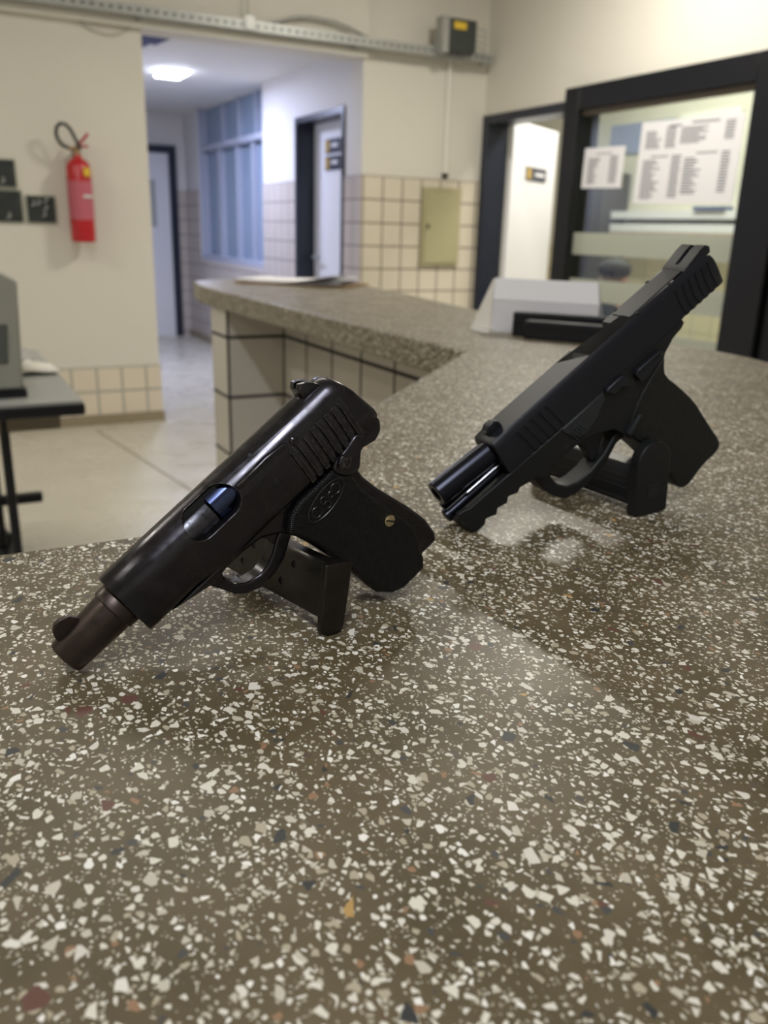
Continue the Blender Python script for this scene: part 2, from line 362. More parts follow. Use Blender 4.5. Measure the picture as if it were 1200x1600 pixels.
# wall with the extinguisher, the beam that crosses above the corridor mouth
structure(box('wall_left', PAINT, -4, 1.23, YB, YB+.15, FZ, CZ))
structure(box('wall_header', PAINT, -4, 2.612, YB-.055, YB+.15, 1.20, CZ))
structure(box('trim_1', TILE_L, -4, 1.236, YB-.008, YB+.156, -.945, -.65))
structure(box('baseboard_left', SKIRT, -4, 1.245, YB-.02, YB+.165, FZ, -.94))
# back wall to the right of the corridor mouth
structure(box('wall_back', PAINT, 2.604, 3.56, YB, YB+.15, FZ, CZ))
structure(box('trim_2', TILE_D, 2.604, XR, YB-.008, YB, FZ, .52))
# corridor walls
bm = bmesh.new()
X0, X1 = 2.604, 2.80
bx(bm, X0, X1, YB+.15, 5.61, FZ, 1.28); bx(bm, X0, X1, 5.61, 6.48, .95, 1.28); bx(bm, X0, X1, 6.48, 7.22, FZ, 1.28)
bx(bm, X0, X1, 7.22, 9.13, FZ, -.12); bx(bm, X0, X1, 9.13, 9.65, FZ, 1.28)
structure(finish('wall_corridor_right', bm, PAINTW))
TILE_K = tiles('corridor_square_tiles', 1, .147, (0, 5.61), .52, (.58, .52, .46), (.22, .18, .18), gw=.010)
bm = bmesh.new()
bx(bm, 2.596, 2.604, YB-.008, 5.61, FZ, .52); bx(bm, 2.596, 2.604, 6.48, 7.22, FZ, .52); bx(bm, 2.596, 2.604, 7.22, 9.13, FZ, -.17); bx(bm, 2.596, 2.604, 9.13, 9.65, FZ, .52)
bx(bm, 2.50, 2.62, 9.642, 9.65, FZ, .52)
structure(finish('trim_3', bm, TILE_K))
structure(box('baseboard_corridor', SKIRT, 2.58, 2.596, 6.5, 9.64, FZ, -.93))
structure(box('wall_corridor_end', PAINTW, 1.0, 2.8, 9.65, 9.8, FZ, 1.28))
structure(box('wall_corridor_left', PAINTW, 1.08, 1.23, YB+.15, 9.65, FZ, 1.28))
# closing walls, out of sight
structure(box('wall_front', PAINT, -4, 3.56, -2.7, -2.6, FZ, CZ))
structure(box('wall_far_left', PAINT, -4.1, -4, -2.6, 5.5, FZ, CZ))
# right wall with its doorway and glazed panel
bm = bmesh.new()
bx(bm, XR, XR+.15, -2.6, 2.0, FZ, CZ); bx(bm, XR, XR+.15, 2.0, 4.44, 1.01, CZ); bx(bm, XR, XR+.15, 4.44, 5.35, .935, CZ)
structure(finish('wall_right', bm, PAINT))
# side room behind it
ROOMP = mat('pale_side_room_paint', (.66, .63, .54), .6)
bm = bmesh.new(); bx(bm, 5.5, 5.6, 1.0, 8.0, FZ, CZ); bx(bm, XR+.15, 5.6, 7.6, 7.7, FZ, CZ); bx(bm, XR+.15, 5.6, .9, 1.0, FZ, CZ)
bx(bm, XR+.10, XR+.15, 5.37, 7.7, FZ, CZ)
structure(finish('wall_side_room', bm, ROOMP))
TILE_S = tiles('side_room_tiles', 1, .20, (0, 4.9), .06, (.70, .62, .44), (.40, .36, .26), gw=.010)
structure(box('trim_4', TILE_S, 5.488, 5.5, 1.0, 7.6, FZ, .10))

# ---------------------------------------------------------------- doorway in the right wall
d1 = thing('door_1', 'open doorway in the right wall with dark blue frame and white door swung inward', 'door', (XR, 4.9, FZ)); d1['kind'] = 'structure'
def loc(o, parent): o.parent = parent; o.location = -parent.location; return o
bm = bmesh.new()
bx(bm, XR-.012, XR+.17, 5.29, 5.349, FZ, .94); bx(bm, XR-.012, XR+.17, 4.435, 4.475, FZ, .94); bx(bm, XR-.012, XR+.17, 4.475, 5.29, .885, .94)
loc(finish('door_frame', bm, NAVY, bevel=.003), d1)
th = math.radians(30)
lf = box('door_leaf', WHITEP, 0, .80, -.018, .018, FZ+.01, .925, bevel=.002); lf.parent = d1
lf.location = Vector((XR+.18, 5.27, 0)) - d1.location; lf.rotation_euler = (0, 0, th)
sp = thing('door_sign', 'small dark sign with gold crest on the white door leaf in the right doorway', 'sign', Vector((XR+.18, 5.27, .60)) + Vector((math.cos(th)*.42, math.sin(th)*.42, 0)))
sp.rotation_euler = (0, 0, th)
box('sign_plate', PLATE, -.18, .19, -.024, -.019, -.045, .045, sp); box('crest', GOLD, -.17, -.09, -.026, -.0242, -.036, .036, sp)
box('sign_text', WHITEDOT, -.02, .15, -.0255, -.0242, -.012, .012, sp)

# ---------------------------------------------------------------- glazed panel
w1 = thing('window_1', 'tall black framed glazed panel in the right wall with frosted bands', 'window', (XR, 3.7, FZ)); w1['kind'] = 'structure'
bm = bmesh.new()
bx(bm, XR-.05, XR+.12, 4.30, 4.43, FZ, 1.0); bx(bm, XR-.05, XR+.12, 2.84, 3.055, FZ, 1.0); bx(bm, XR-.05, XR+.12, 3.055, 4.30, .875, 1.0)
loc(finish('window_frame', bm, BLACKF, bevel=.004), w1)
bm = bmesh.new(); bx(bm, XR-.02, XR+.02, 3.055, 4.30, .845, .875); loc(finish('glazing_bead', bm, mat('brown_bead', (.12, .10, .07), .5), bevel=.003), w1)
loc(box('glass_pane', GLASS, XR+.01, XR+.016, 3.05, 4.305, FZ, .88), w1)
for z0, z1 in ((.075, .20), (-.19, -.065), (-.45, -.315), (-.72, -.59)):
    loc(box('frosted_band', FROST, XR+.004, XR+.009, 3.056, 4.299, z0, z1), w1)
bk = thing('door_2', 'plain black door leaf beside the glazed panel at the right edge', 'door', (XR, 2.4, FZ)); bk['kind'] = 'structure'
loc(box('door_leaf', BLACKF, XR-.02, XR+.10, 2.05, 2.825, FZ, .985, bevel=.003), bk)
loc(box('door_frame', mat('black_door_edge', (.006, .006, .008), .5), XR-.035, XR+.14, 2.0, 2.05, FZ, 1.01, bevel=.003), bk)

def notice(name, label, y0, y1, z0, z1, blocks, tilt):
    t = thing(name, label, 'paper', (XR-.002, (y0+y1)/2, (z0+z1)/2))
    bm = bmesh.new(); bx(bm, -.0012, 0, -(y1-y0)/2, (y1-y0)/2, -(z1-z0)/2, (z1-z0)/2); finish('sheet', bm, PAPER, t)
    bm = bmesh.new()
    w, h = y1-y0, z1-z0; rnd = random.Random(len(label))
    for (u0, u1, v0, v1, nl, ragged) in blocks:          # u from the left edge of the sheet as seen, v from its top
        for k in range(nl):
            va = v0+(v1-v0)*k/nl; uu1 = u1-(u1-u0)*ragged*rnd.random()
            bx(bm, -.0020, -.0013, w/2-uu1*w, w/2-u0*w, h/2-(va+(v1-v0)/nl*.55)*h, h/2-va*h)
    finish('printed_lines', bm, PRINT, t); t.rotation_euler = (tilt, 0, 0)
notice('notice_sheet', 'large white notice printed in four columns taped to the glazed panel', 3.125, 3.81, .355, .762,
       [(.30, .42, .06, .10, 1, 0), (.06, .24, .12, .34, 7, .45), (.27, .38, .08, .34, 8, .1), (.52, .78, .04, .08, 1, 0), (.42, .70, .10, .30, 7, .6), (.84, .93, .06, .28, 7, .1),
        (.14, .32, .42, .45, 1, 0), (.06, .26, .47, .96, 15, .55), (.36, .46, .42, .94, 16, .1), (.60, .80, .40, .43, 1, 0), (.49, .66, .46, .90, 13, .5), (.84, .92, .40, .88, 14, .1)], .02)
notice('notice_sheet', 'small white printed notice taped on the left side of the glazed panel', 3.92, 4.26, .447, .665,
       [(.30, .70, .14, .19, 1, 0), (.12, .42, .26, .92, 11, .5), (.66, .86, .22, .90, 12, .1)], .02)

# things in the side room
t = thing('wall_cabinet', 'long white shelf unit on the side room wall behind the glass', 'shelf', (5.4, 5.3, .30))
bm = bmesh.new(); bx(bm, -.10, .10, -1.1, .85, .03, .09); bx(bm, -.10, .10, -1.1, .85, -.07, -.01); bx(bm, .06, .10, -1.1, .85, -.01, .03); finish('shelf_board', bm, PAPER, t)
bx_ = bmesh.new(); bx(bx_, -.10, .10, -1.1, .85, -.11, -.07); finish('lower_edge', bx_, mat('pinkish_edge', (.45, .36, .30), .5), t)
tag(box('folded_blue_box', mat('blue_card', (.12, .15, .30), .5), 5.28, 5.38, 4.75, 5.05, .392, .42), 'small flat blue box lying on the white shelf behind the glass', 'box')
for i, (y0, y1, z0, z1, cc, lb) in enumerate(((5.55, 6.3, .86, 1.10, (.30, .34, .50), 'pale blue poster high on the side room wall behind the glass'),
        (4.9, 5.5, .90, 1.12, (.80, .80, .74), 'white poster high on the side room wall beside the blue poster'),
        (4.55, 4.66, .92, 1.14, (.10, .12, .30), 'narrow dark blue strip high on the side room wall behind the glass'))):
    tag(box('wall_poster', mat('poster_%d' % i, cc, .6), 5.485, 5.499, y0, y1, z0, z1), lb, 'poster')
tag(box('tall_locker', mat('dark_brown_locker', (.06, .055, .045), .5), 5.2, 5.48, 5.98, 6.3, FZ, .70, bevel=.01), 'dark tall locker standing in the side room near the left of the glass', 'locker')

# seated person behind the glass: one continuous skinned body
p = thing('person', 'person with short dark grey hair and dark shirt sitting behind the frosted glass', 'person', (4.03, 4.43, -1.0)); p.scale = (1.1, 1.15, .912)
def skin(name, verts, edges, rads, m, parent, sub=2):
    me = bpy.data.meshes.new(name); me.from_pydata(verts, edges, []); o = new_obj(name, me, parent)
    me.materials.append(m); sk = o.modifiers.new('skin', 'SKIN'); sk.use_smooth_shade = True
    for v, rr in zip(me.skin_vertices[0].data, rads): v.radius = (rr, rr) if not isinstance(rr, tuple) else rr
    me.skin_vertices[0].data[0].use_root = True
    s = o.modifiers.new('sub', 'SUBSURF'); s.levels = sub; s.render_levels = sub
    return o
V = [(0,0,.50),(0,0,.66),(.0,0,.80),(-.01,0,.875),(-.02,0,.915),(-.03,0,.97),(-.035,0,1.04),
     (0,.17,.83),(-.02,.21,.68),(-.14,.15,.60),(-.20,.11,.60),(0,-.17,.83),(-.02,-.21,.68),(-.14,-.15,.60),(-.20,-.11,.60),
     (0,.09,.48),(-.38,.10,.47),(-.40,.10,.10),(-.50,.10,.04),(0,-.09,.48),(-.38,-.10,.47),(-.40,-.10,.10),(-.50,-.10,.04)]
E_ = [(0,1),(1,2),(2,3),(3,4),(4,5),(5,6),(2,7),(7,8),(8,9),(9,10),(2,11),(11,12),(12,13),(13,14),(0,15),(15,16),(16,17),(17,18),(0,19),(19,20),(20,21),(21,22)]
Rr = [.15,.15,.13,.06,.055,(.085,.075),(.080,.072),.06,.045,.038,.03,.06,.045,.038,.03,.09,.065,.045,.035,.09,.065,.045,.035]
skin('body', V, E_, Rr, SKIN, p)
skin('shirt', [(0,0,.50),(0,0,.66),(0,0,.80),(0,.17,.83),(-.02,.21,.68),(0,-.17,.83),(-.02,-.21,.68)], [(0,1),(1,2),(2,3),(3,4),(2,5),(5,6)], [.165,.165,.14,.072,.058,.072,.058], SHIRT, p)
bm = bmesh.new(); bmesh.ops.create_uvsphere(bm, u_segments=24, v_segments=14, radius=1)
for v in bm.verts:
    v.co = Vector((v.co.x*.098+ -.020, v.co.y*.092, v.co.z*.080+1.075))
    if v.co.x < -.09 and v.co.z < 1.09: v.co.x = -.06
bmesh.ops.translate(bm, verts=bm.verts[:], vec=(0,0,0)); finish('hair', bm, HAIR, p, smooth=True)
for y in (-.03, .03):
    bm = bmesh.new(); bmesh.ops.create_icosphere(bm, subdivisions=2, radius=.011, matrix=Matrix.Translation((-.112, y, 1.0)))
    finish('eye', bm, mat('dark_eye', (.03, .02, .015), .3), p, smooth=True)
bm = bmesh.new(); cyl(bm, (-.105, 0, 1.0), (-.135, 0, .968), .008, .014, 10); finish('nose', bm, SKIN, p, smooth=True)
bm = bmesh.new(); bx(bm, -.118, -.10, -.024, .024, .938, .946); finish('mouth', bm, mat('lips', (.35, .12, .10), .5), p, bevel=.003)
for s in (-1, 1):
    bm = bmesh.new(); lathe(bm, (-.025, s*.085, .995), (0, s, 0), [(0, .022), (.012, .028), (.016, .02)], 14); finish('ear', bm, SKIN, p, smooth=True)
t = thing('office_chair', 'dark office chair under the seated person in the side room', 'chair', (4.07, 4.43, -1.0))
bm = bmesh.new(); bx(bm, -.24, .2, -.22, .22, .27, .33); finish('seat', bm, BLACKP, t, bevel=.02)
bm = bmesh.new(); bx(bm, .19, .23, -.2, .2, .45, .80); finish('backrest', bm, BLACKP, t, bevel=.02)
bm = bmesh.new(); cyl(bm, (0,0,.06), (0,0,.27), .025); finish('column', bm, BLACKP, t)
for k in range(5):
    a = k*2*PI/5; bm = bmesh.new(); tube(bm, [(0,0,.08), (.25*math.cos(a), .25*math.sin(a), .03)], .02); finish('leg', bm, BLACKP, t)

# ---------------------------------------------------------------- corridor: window, doors, lamp
w2 = thing('window_2', 'large blue grey corridor window with pale frames', 'window', (2.62, 8.2, -.12)); w2['kind'] = 'structure'
loc(box('glass_pane', BLUEGLASS, 2.70, 2.71, 7.22, 9.13, -.12, 1.27), w2)
bm = bmesh.new()
bx(bm, 2.625, 2.72, 7.22, 9.13, .88, .93); bx(bm, 2.61, 2.74, 7.20, 7.24, -.12, 1.27); bx(bm, 2.61, 2.74, 9.10, 9.15, -.12, 1.27)
bx(bm, 2.60, 2.74, 7.18, 9.17, -.16, -.11)
for y in (8.50, 8.02, 7.55): bx(bm, 2.66, 2.72, y-.015, y+.015, .93, 1.27)
for y, ww in ((8.60, .06), (8.07, .02), (7.62, .025)): bx(bm, 2.65, 2.72, y-ww, y+ww, -.12, .88)
loc(finish('window_frame', bm, SASH), w2)
d3 = thing('door_3', 'white corridor door standing in a dark blue frame beside the back wall', 'door', (2.62, 6.0, FZ)); d3['kind'] = 'structure'
bm = bmesh.new(); bx(bm, 2.59, 2.79, 6.44, 6.48, FZ, .955); bx(bm, 2.59, 2.79, 5.61, 5.64, FZ, .955); bx(bm, 2.59, 2.79, 5.64, 6.44, .915, .955)
loc(finish('door_frame', bm, NAVY), d3)
lf = loc(box('door_leaf', WHITEP, 2.735, 2.77, 5.64, 6.44, FZ+.01, .915), d3)
bm = bmesh.new(); tube(bm, [(2.735, 6.36, -.03), (2.69, 6.36, -.03), (2.69, 6.26, -.03)], .010); loc(finish('door_handle', bm, STEELG), d3)
for z0, lb in ((.70, 'upper of two small dark plates with gold crest on the white corridor door'), (.585, 'lower of two small dark plates with gold crest on the white corridor door')):
    t = thing('door_sign', lb, 'sign', (2.733, 6.09, z0+.05))
    box('sign_plate', PLATE, -.006, 0, -.13, .13, -.048, .048, t); box('crest', GOLD, -.008, -.0062, .055, .12, -.04, .04, t); box('sign_text', WHITEDOT, -.008, -.0062, -.09, .02, -.008, .016, t)
d4 = thing('door_4', 'pale door with dark blue frame at the far end of the corridor', 'door', (2.1, 9.65, FZ)); d4['kind'] = 'structure'
bm = bmesh.new(); bx(bm, 2.42, 2.50, 9.60, 9.66, FZ, .96); bx(bm, 1.6, 2.42, 9.60, 9.66, .885, .96); bx(bm, 1.55, 1.6, 9.60, 9.66, FZ, .96)
loc(finish('door_frame', bm, NAVY), d4); loc(box('door_leaf', WHITEP, 1.6, 2.42, 9.625, 9.65, FZ, .885), d4)
loc(box('vent_grille', mat('grey_vent', (.42, .44, .42), .5), 2.08, 2.27, 9.615, 9.625, .15, .62), d4)
t = thing('ceiling_lamp', 'bright rectangular LED lamp on the corridor ceiling', 'lamp', (1.84, 7.08, 1.275))
box('lamp_housing', SASH, -.10, .10, -.17, .17, -.008, 0, t); box('diffuser', LED, -.09, .09, -.155, .155, -.03, -.008, t)

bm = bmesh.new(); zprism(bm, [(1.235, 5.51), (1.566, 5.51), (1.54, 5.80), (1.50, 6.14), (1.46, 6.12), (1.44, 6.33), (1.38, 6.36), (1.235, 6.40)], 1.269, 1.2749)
tag(finish('dark_patch', bm, mat('dark_blue_grey', (.075, .085, .17), .8, var=.2, vscale=6)), 'dark irregular patch on the corridor ceiling beside the wall corner', 'stain')  # thin dark blue-grey polygon just below the corridor ceiling
# ---------------------------------------------------------------- cable channel under the header
t = thing('cable_channel', 'long perforated galvanised cable channel running across the upper back wall', 'cable tray', (1.0, 5.25, 1.27))
bm = bmesh.new()
bx(bm, -4.9, 2.49, -.035, .035, -.030, -.026); bx(bm, -4.9, 2.49, -.035, -.031, -.026, .020); bx(bm, -4.9, 2.49, .031, .035, -.026, .020)
bx(bm, -4.9, 2.49, -.035, -.020, .020, .023)
finish('channel', bm, SLOTTED, t)
for x, y0 in ((2.43, .0), (1.5, .0), (.2, .0)):
    bm = bmesh.new(); bx(bm, x-.012, x+.012, .0, .043, -.040, -.030); finish('bracket', bm, STEELG, t)
t = thing('hanger_rod', 'thin threaded hanger rod holding the cable channel from the ceiling', 'rod', (1.815, 5.25, 1.27))
bm = bmesh.new(); cyl(bm, (0,0,0), (0,0,.68), .004, n=8); finish('rod', bm, STEELG, t)
bm = bmesh.new(); bx(bm, -.03, .03, -.042, -.036, -.03, .05); finish('clamp', bm, STEELG, t, bevel=.003)
bm = bmesh.new(); tube(bm, [(1.9, 5.25, 1.29), (2.02, 5.25, 1.321), (2.10, 5.25, 1.348), (2.2, 5.25, 1.362), (2.35, 5.25, 1.356), (2.45, 5.25, 1.335), (2.56, 5.25, 1.30), (2.68, 5.25, 1.27)], .009)
tag(finish('loose_cable', bm, STEELG, smooth=True), 'grey cable bulging up above the cable channel', 'cable')
bm = bmesh.new(); tube(bm, [(.90, 5.335, 1.20), (.95, 5.34, 1.168), (1.03, 5.34, 1.150), (1.10, 5.34, 1.158), (1.17, 5.335, 1.20)], .004)
tag(finish('loose_cable', bm, mat('pale_cable', (.5, .47, .42), .5), smooth=True), 'thin pale cable drooping in an arc on the left wall below the header', 'cable')
t = thing('junction_box', 'black junction box with yellow marks sitting on the cable channel', 'box', (3.185, 5.165, 1.352))
box('housing', mat('dark_green_black', (.035, .045, .04), .5), -.095, .10, -.045, .045, -.09, .095, t, bevel=.008)
box('side_plate', STEELG, -.15, -.10, -.04, .045, -.10, .10, t); box('cover_mark', YEL, -.07, .02, -.0475, -.0455, .035, .075, t)
bm = bmesh.new()
for k in range(4): tube(bm, [(.10, -.02, .06-.035*k), (.20, .0, .055-.035*k), (.24, .07, .05-.034*k)], .003, n=6)
finish('wires', bm, STEELG, t)
bm = bmesh.new(); cyl(bm, (3.225, 5.335, .56), (3.225, 5.335, 1.25), .016, n=12)
tag(finish('conduit_pipe', bm, mat('painted_conduit', (.80, .78, .72), .5), smooth=True), 'thin cream painted pipe dropping from the cable channel to the panel', 'pipe')
t = thing('electrical_panel', 'olive metal breaker panel door on the tiled back wall', 'electrical panel', (3.21, 5.34, .21))
box('panel_frame', OLIVE, -.155, .15, -.018, .0, -.255, .255, t, bevel=.003); box('panel_door', OLIVE, -.135, .13, -.026, -.019, -.235, .235, t, bevel=.003)
box('latch', BLACKP, -.12, -.105, -.031, -.0265, -.01, .02, t)
t = thing('pipe_clip', 'small dark clip at the lower end of the cream pipe', 'clip', (3.225, 5.335, .545)); box('clip', BLACKP, -.018, .018, -.02, .01, -.012, .014, t, bevel=.003)

# ---------------------------------------------------------------- fire extinguisher and picture frames on the left wall
t = thing('fire_extinguisher', 'red fire extinguisher with black hose hanging on the cream wall', 'fire extinguisher', (.822, 5.245, .07))
bm = bmesh.new(); lathe(bm, (0,0,0), (0,0,1), [(0,.055),(.006,.064),(.02,.066),(.385,.066),(.41,.060),(.432,.042),(.44,.024),(.455,.022)], 32); finish('cylinder_body', bm, RED, t, smooth=True)
bm = bmesh.new(); lathe(bm, (0,0,.12), (0,0,1), [(0,.0662),(0.0001,.0668),(.2,.0668),(.2001,.0662)], 32); finish('label_band', bm, LABELR, t, smooth=True)
bm = bmesh.new(); bx(bm, .005, .052, -.0715, -.06, .235, .25); finish('label_text', bm, WHITEDOT, t)
bm = bmesh.new(); bx(bm, .015, .05, -.072, -.05, .345, .39); finish('yellow_sticker', bm, YEL, t, bevel=.004)
bm = bmesh.new(); cyl(bm, (0,0,.45), (0,0,.50), .02, .016); cyl(bm, (0,0,.475), (-.05,-.01,.49), .012, .010); finish('valve', bm, mat('dull_brass_valve', (.35, .22, .12), .4, metal=.6), t, smooth=True)
bm = bmesh.new(); tube(bm, [(.0,0,.50), (.03,-.02,.53), (.06,-.035,.565)], .008); tube(bm, [(0,0,.505), (.035,-.02,.50), (.055,-.03,.50)], .007); finish('lever', bm, RED, t, smooth=True)
bm = bmesh.new(); pts = [(-.045,-.01,.49), (-.072,-.012,.498), (-.094,-.015,.522), (-.104,-.02,.556), (-.098,-.025,.588), (-.078,-.03,.606), (-.052,-.032,.602), (-.030,-.034,.578), (-.014,-.036,.546), (.0,-.038,.512), (.012,-.04,.48)]
tube(bm, pts, .010, n=12); finish('hose', bm, RUBBER, t, smooth=True)
bm = bmesh.new(); bx(bm, -.02, .02, .05, .10, .40, .47); bx(bm, -.022, .022, .02, .06, .44, .448); finish('wall_bracket', bm, STEELG, t)
PMK = mat('pale_mark', (.45, .47, .45), .4)
PIC = mat('dark_glossy_photo', (.03, .035, .035), .25, var=.9, vscale=14)
for (x0, x1, z0, z1, lb) in ((.26, .51, .345, .49, 'upper dark glossy picture tile at the left edge of the wall'),
        (.26, .528, .165, .335, 'lower dark glossy picture tile at the left edge of the wall'), (.545, .70, .165, .312, 'dark glossy picture tile nearest the fire extinguisher')):
    t = thing('picture_tile', lb, 'picture', ((x0+x1)/2, 5.335, (z0+z1)/2)); w, h = (x1-x0)/2, (z1-z0)/2
    box('backing', mat('pale_green_edge', (.35, .37, .30), .5), -w, w, .0, .014, -h, h, t); box('picture', PIC, -w+.006, w-.006, -.004, .0, -h+.006, h-.006, t)
    rn = random.Random(x0)
    for k in range(5):
        bm = bmesh.new(); x = rn.uniform(-w+.02, w-.03); z = rn.uniform(-h+.02, h-.03); tube(bm, [(x, -.005, z), (x+.02, -.006, z+.012), (x+.012, -.005, z+.03)], .004, n=6); finish('pale_mark', bm, PMK, t)

# ---------------------------------------------------------------- table and its things, left
TT = mat('grey_laminate', (.33, .34, .32), .35)
t = thing('office_table', 'grey topped table with black edge and black legs by the left wall', 'table', (-.35, 2.9, -1.0))
bm = bmesh.new(); bx(bm, -.9, .68, -.57, .47, .725, .733); finish('tabletop', bm, TT, t)
bm = bmesh.new(); bx(bm, -.905, .685, -.575, .475, .695, .726); finish('edge_band', bm, BLACKP, t, bevel=.006)
bm = bmesh.new(); bx(bm, .10, .635, -.45, .2, .635, .692); finish('drawer', bm, mat('brown_grey_drawer', (.22, .19, .13), .5), t, bevel=.004)
for y in (-.44, .36):
    bm = bmesh.new(); cyl(bm, (.49, y, .03), (.49, y, .70), .013, n=12); finish('leg', bm, BLACKP, t)
    bm = bmesh.new(); bx(bm, .46, .52, y-.2, y+.2, 0, .03); finish('foot', bm, BLACKP, t, bevel=.006)
bm = bmesh.new(); bx(bm, -.6, .64, .335, .375, .19, .225); finish('stretcher', bm, BLACKP, t, bevel=.006)
t = thing('equipment_cabinet', 'boxy grey machine with dark recess standing on the office table', 'machine', (.0, 2.62, -.267))
bm = bmesh.new(); prism(bm, [(-.32,.02), (.198,.02), (.2095,.30), (.16,.328), (-.32,.36)], -.19, .22); finish('casing', bm, GREYP, t, bevel=.008)
bm = bmesh.new(); bx(bm, -.30, .205, -.195, .21, 0, .02); finish('base', bm, BLACKP, t)
bm = bmesh.new(); prism(bm, [(-.2,.09), (.166,.09), (.174,.19), (-.2,.19)], -.196, -.189); finish('recess', bm, mat('grey_recess', (.10, .11, .10), .5), t, bevel=.003)
bm = bmesh.new(); rn = random.Random(3)
gx = [[(.212+i*.04, 2.76+j*.05+rn.uniform(-.006,.006), -.262+.035*math.exp(-((i-1.2)**2+(j-1.5)**2)/1.4)+rn.uniform(0,.004)) for j in range(5)] for i in range(4)]
vv = [[bm.verts.new(q) for q in row] for row in gx]
for i in range(3):
    for j in range(4): bm.faces.new([vv[i][j], vv[i+1][j], vv[i+1][j+1], vv[i][j+1]])
o = finish('crumpled_paper', bm, PAPER2, smooth=True); sd = o.modifiers.new('thick', 'SOLIDIFY'); sd.thickness = .002
tag(o, 'crumpled white paper on the grey table beside the machine', 'paper')
tag(box('grey_folder', mat('grey_folder_card', (.36, .36, .35), .6), .04, .29, 3.03, 3.33, -.267, -.255, bevel=.002), 'flat grey folder lying at the far end of the table', 'folder')
t = thing('caster_wheel', 'black rounded wheel on the floor at the left edge under the table', 'wheel', (.145, 3.32, -.965))
bm = bmesh.new(); lathe(bm, (0,-.02,0), (0,1,0), [(0,.024),(.006,.033),(.034,.033),(.04,.024)], 24); finish('tyre', bm, BLACKP, t, smooth=True)
bm = bmesh.new(); bx(bm, -.01, .01, -.026, .026, -.005, .05); finish('fork', bm, BLACKP, t, bevel=.003)
bm = bmesh.new(); tube(bm, [(.80, 5.2, FZ+.0005), (1.014, 3.559, FZ+.0005), (1.2, 2.1, FZ+.0005)], .004, n=6); structure(finish('trim_5', bm, SKIRT))

# ================================================================ THE COUNTER
poly = [(-2.2, .50), (.105, .50), (.755, 1.16), (.755, 2.60)]
poly += [(.762, 2.72), (.80, 2.92), (.84, 2.985), (.95, 3.06), (1.34, 3.14), (1.33, 2.66), (1.265, 2.2), (1.205, 1.83), (1.19, 1.30), (1.19, 1.06)]
for k in range(1, 6):
    a = k/6*math.radians(48); poly.append((1.03+.16*math.cos(a), 1.06-.0-.20*math.sin(a)-.05*k/6))
poly += [(1.03, .805), (.40, .20), (.12, -.12), (-2.2, -.12)]
bm = bmesh.new(); zprism(bm, poly, -.052, 0)
tag(finish('countertop', bm, TERR, bevel=.005, seg=3), 'speckled brown terrazzo counter slab that the pistols rest on', 'countertop')
# tiled base under it
bm = bmesh.new()
bx(bm, .775, .955, 2.485, 2.64, FZ, -.053); bx(bm, .955, 1.10, 1.5, 2.64, FZ, -.053); 
t = thing('counter_base', 'cream tiled low wall and end pillar carrying the terrazzo counter', 'counter base', (0,0,0))
finish('tiled_wall', bm, TILE_C, t)
bm = bmesh.new(); zprism(bm, [(.955, 1.5), (1.10, 1.5), (1.08, 1.10), (.22, .25), (-2.1, .05), (-2.1, .30), (.10, .30), (.955, 1.14)], FZ, -.053); finish('tiled_return', bm, TILE_C, t)

# ---------------------------------------------------------------- papers, white box and black cases on the counter
t = thing('paper_stack', 'loose stack of white papers with a brown board on the far end of the counter', 'papers', (1.13, 2.76, 0))
def sheet(bm, cx, cy, a, w, l, z, curl, th=.0012):
    n = 8; rows = []
    for i in range(n+1):
        for_s = []
        for s in (-1, 1):
            u = (i/n-.5)*l; zz = z + curl*max(0, (i/n-.45))**2 + curl*.5*max(0, .3-i/n)**2
            x = cx + u*math.cos(a) - s*w/2*math.sin(a); y = cy + u*math.sin(a) + s*w/2*math.cos(a)
            for_s.append((bm.verts.new((x, y, zz)), bm.verts.new((x, y, zz+th))))
        rows.append(for_s)
    for A, B in zip(rows, rows[1:]):
        bm.faces.new([A[0][1], A[1][1], B[1][1], B[0][1]]); bm.faces.new([A[0][0], B[0][0], B[1][0], A[1][0]])
        for k in (0, 1): bm.faces.new([A[k][0], A[k][1], B[k][1], B[k][0]])
    for A in (rows[0], rows[-1]): bm.faces.new([A[0][0], A[1][0], A[1][1], A[0][1]])
bm = bmesh.new(); sheet(bm, .0, .0, -.75, .22, .40, .001, 0, .005); finish('board', bm, mat('brown_board', (.30, .19, .09), .6), t, smooth=False)
for k, (a, z, c, dx) in enumerate(((-.80, .0065, .02, 0), (-.72, .0085, .05, .01), (-.9, .0105, .08, -.02), (-.68, .0125, .04, .0))):
    bm = bmesh.new(); sheet(bm, dx, .01*k-.01, a, .21, .34, z, c); finish('sheet', bm, PAPER, t)
# folded white cardboard box
def atp(px, py, z=0):
    pass
t = thing('white_card_box', 'folded white cardboard box standing on the counter behind the black cases', 'box', (1.02, 1.33, 0))
ax = math.radians(-51)
t.rotation_euler = (0, 0, ax)
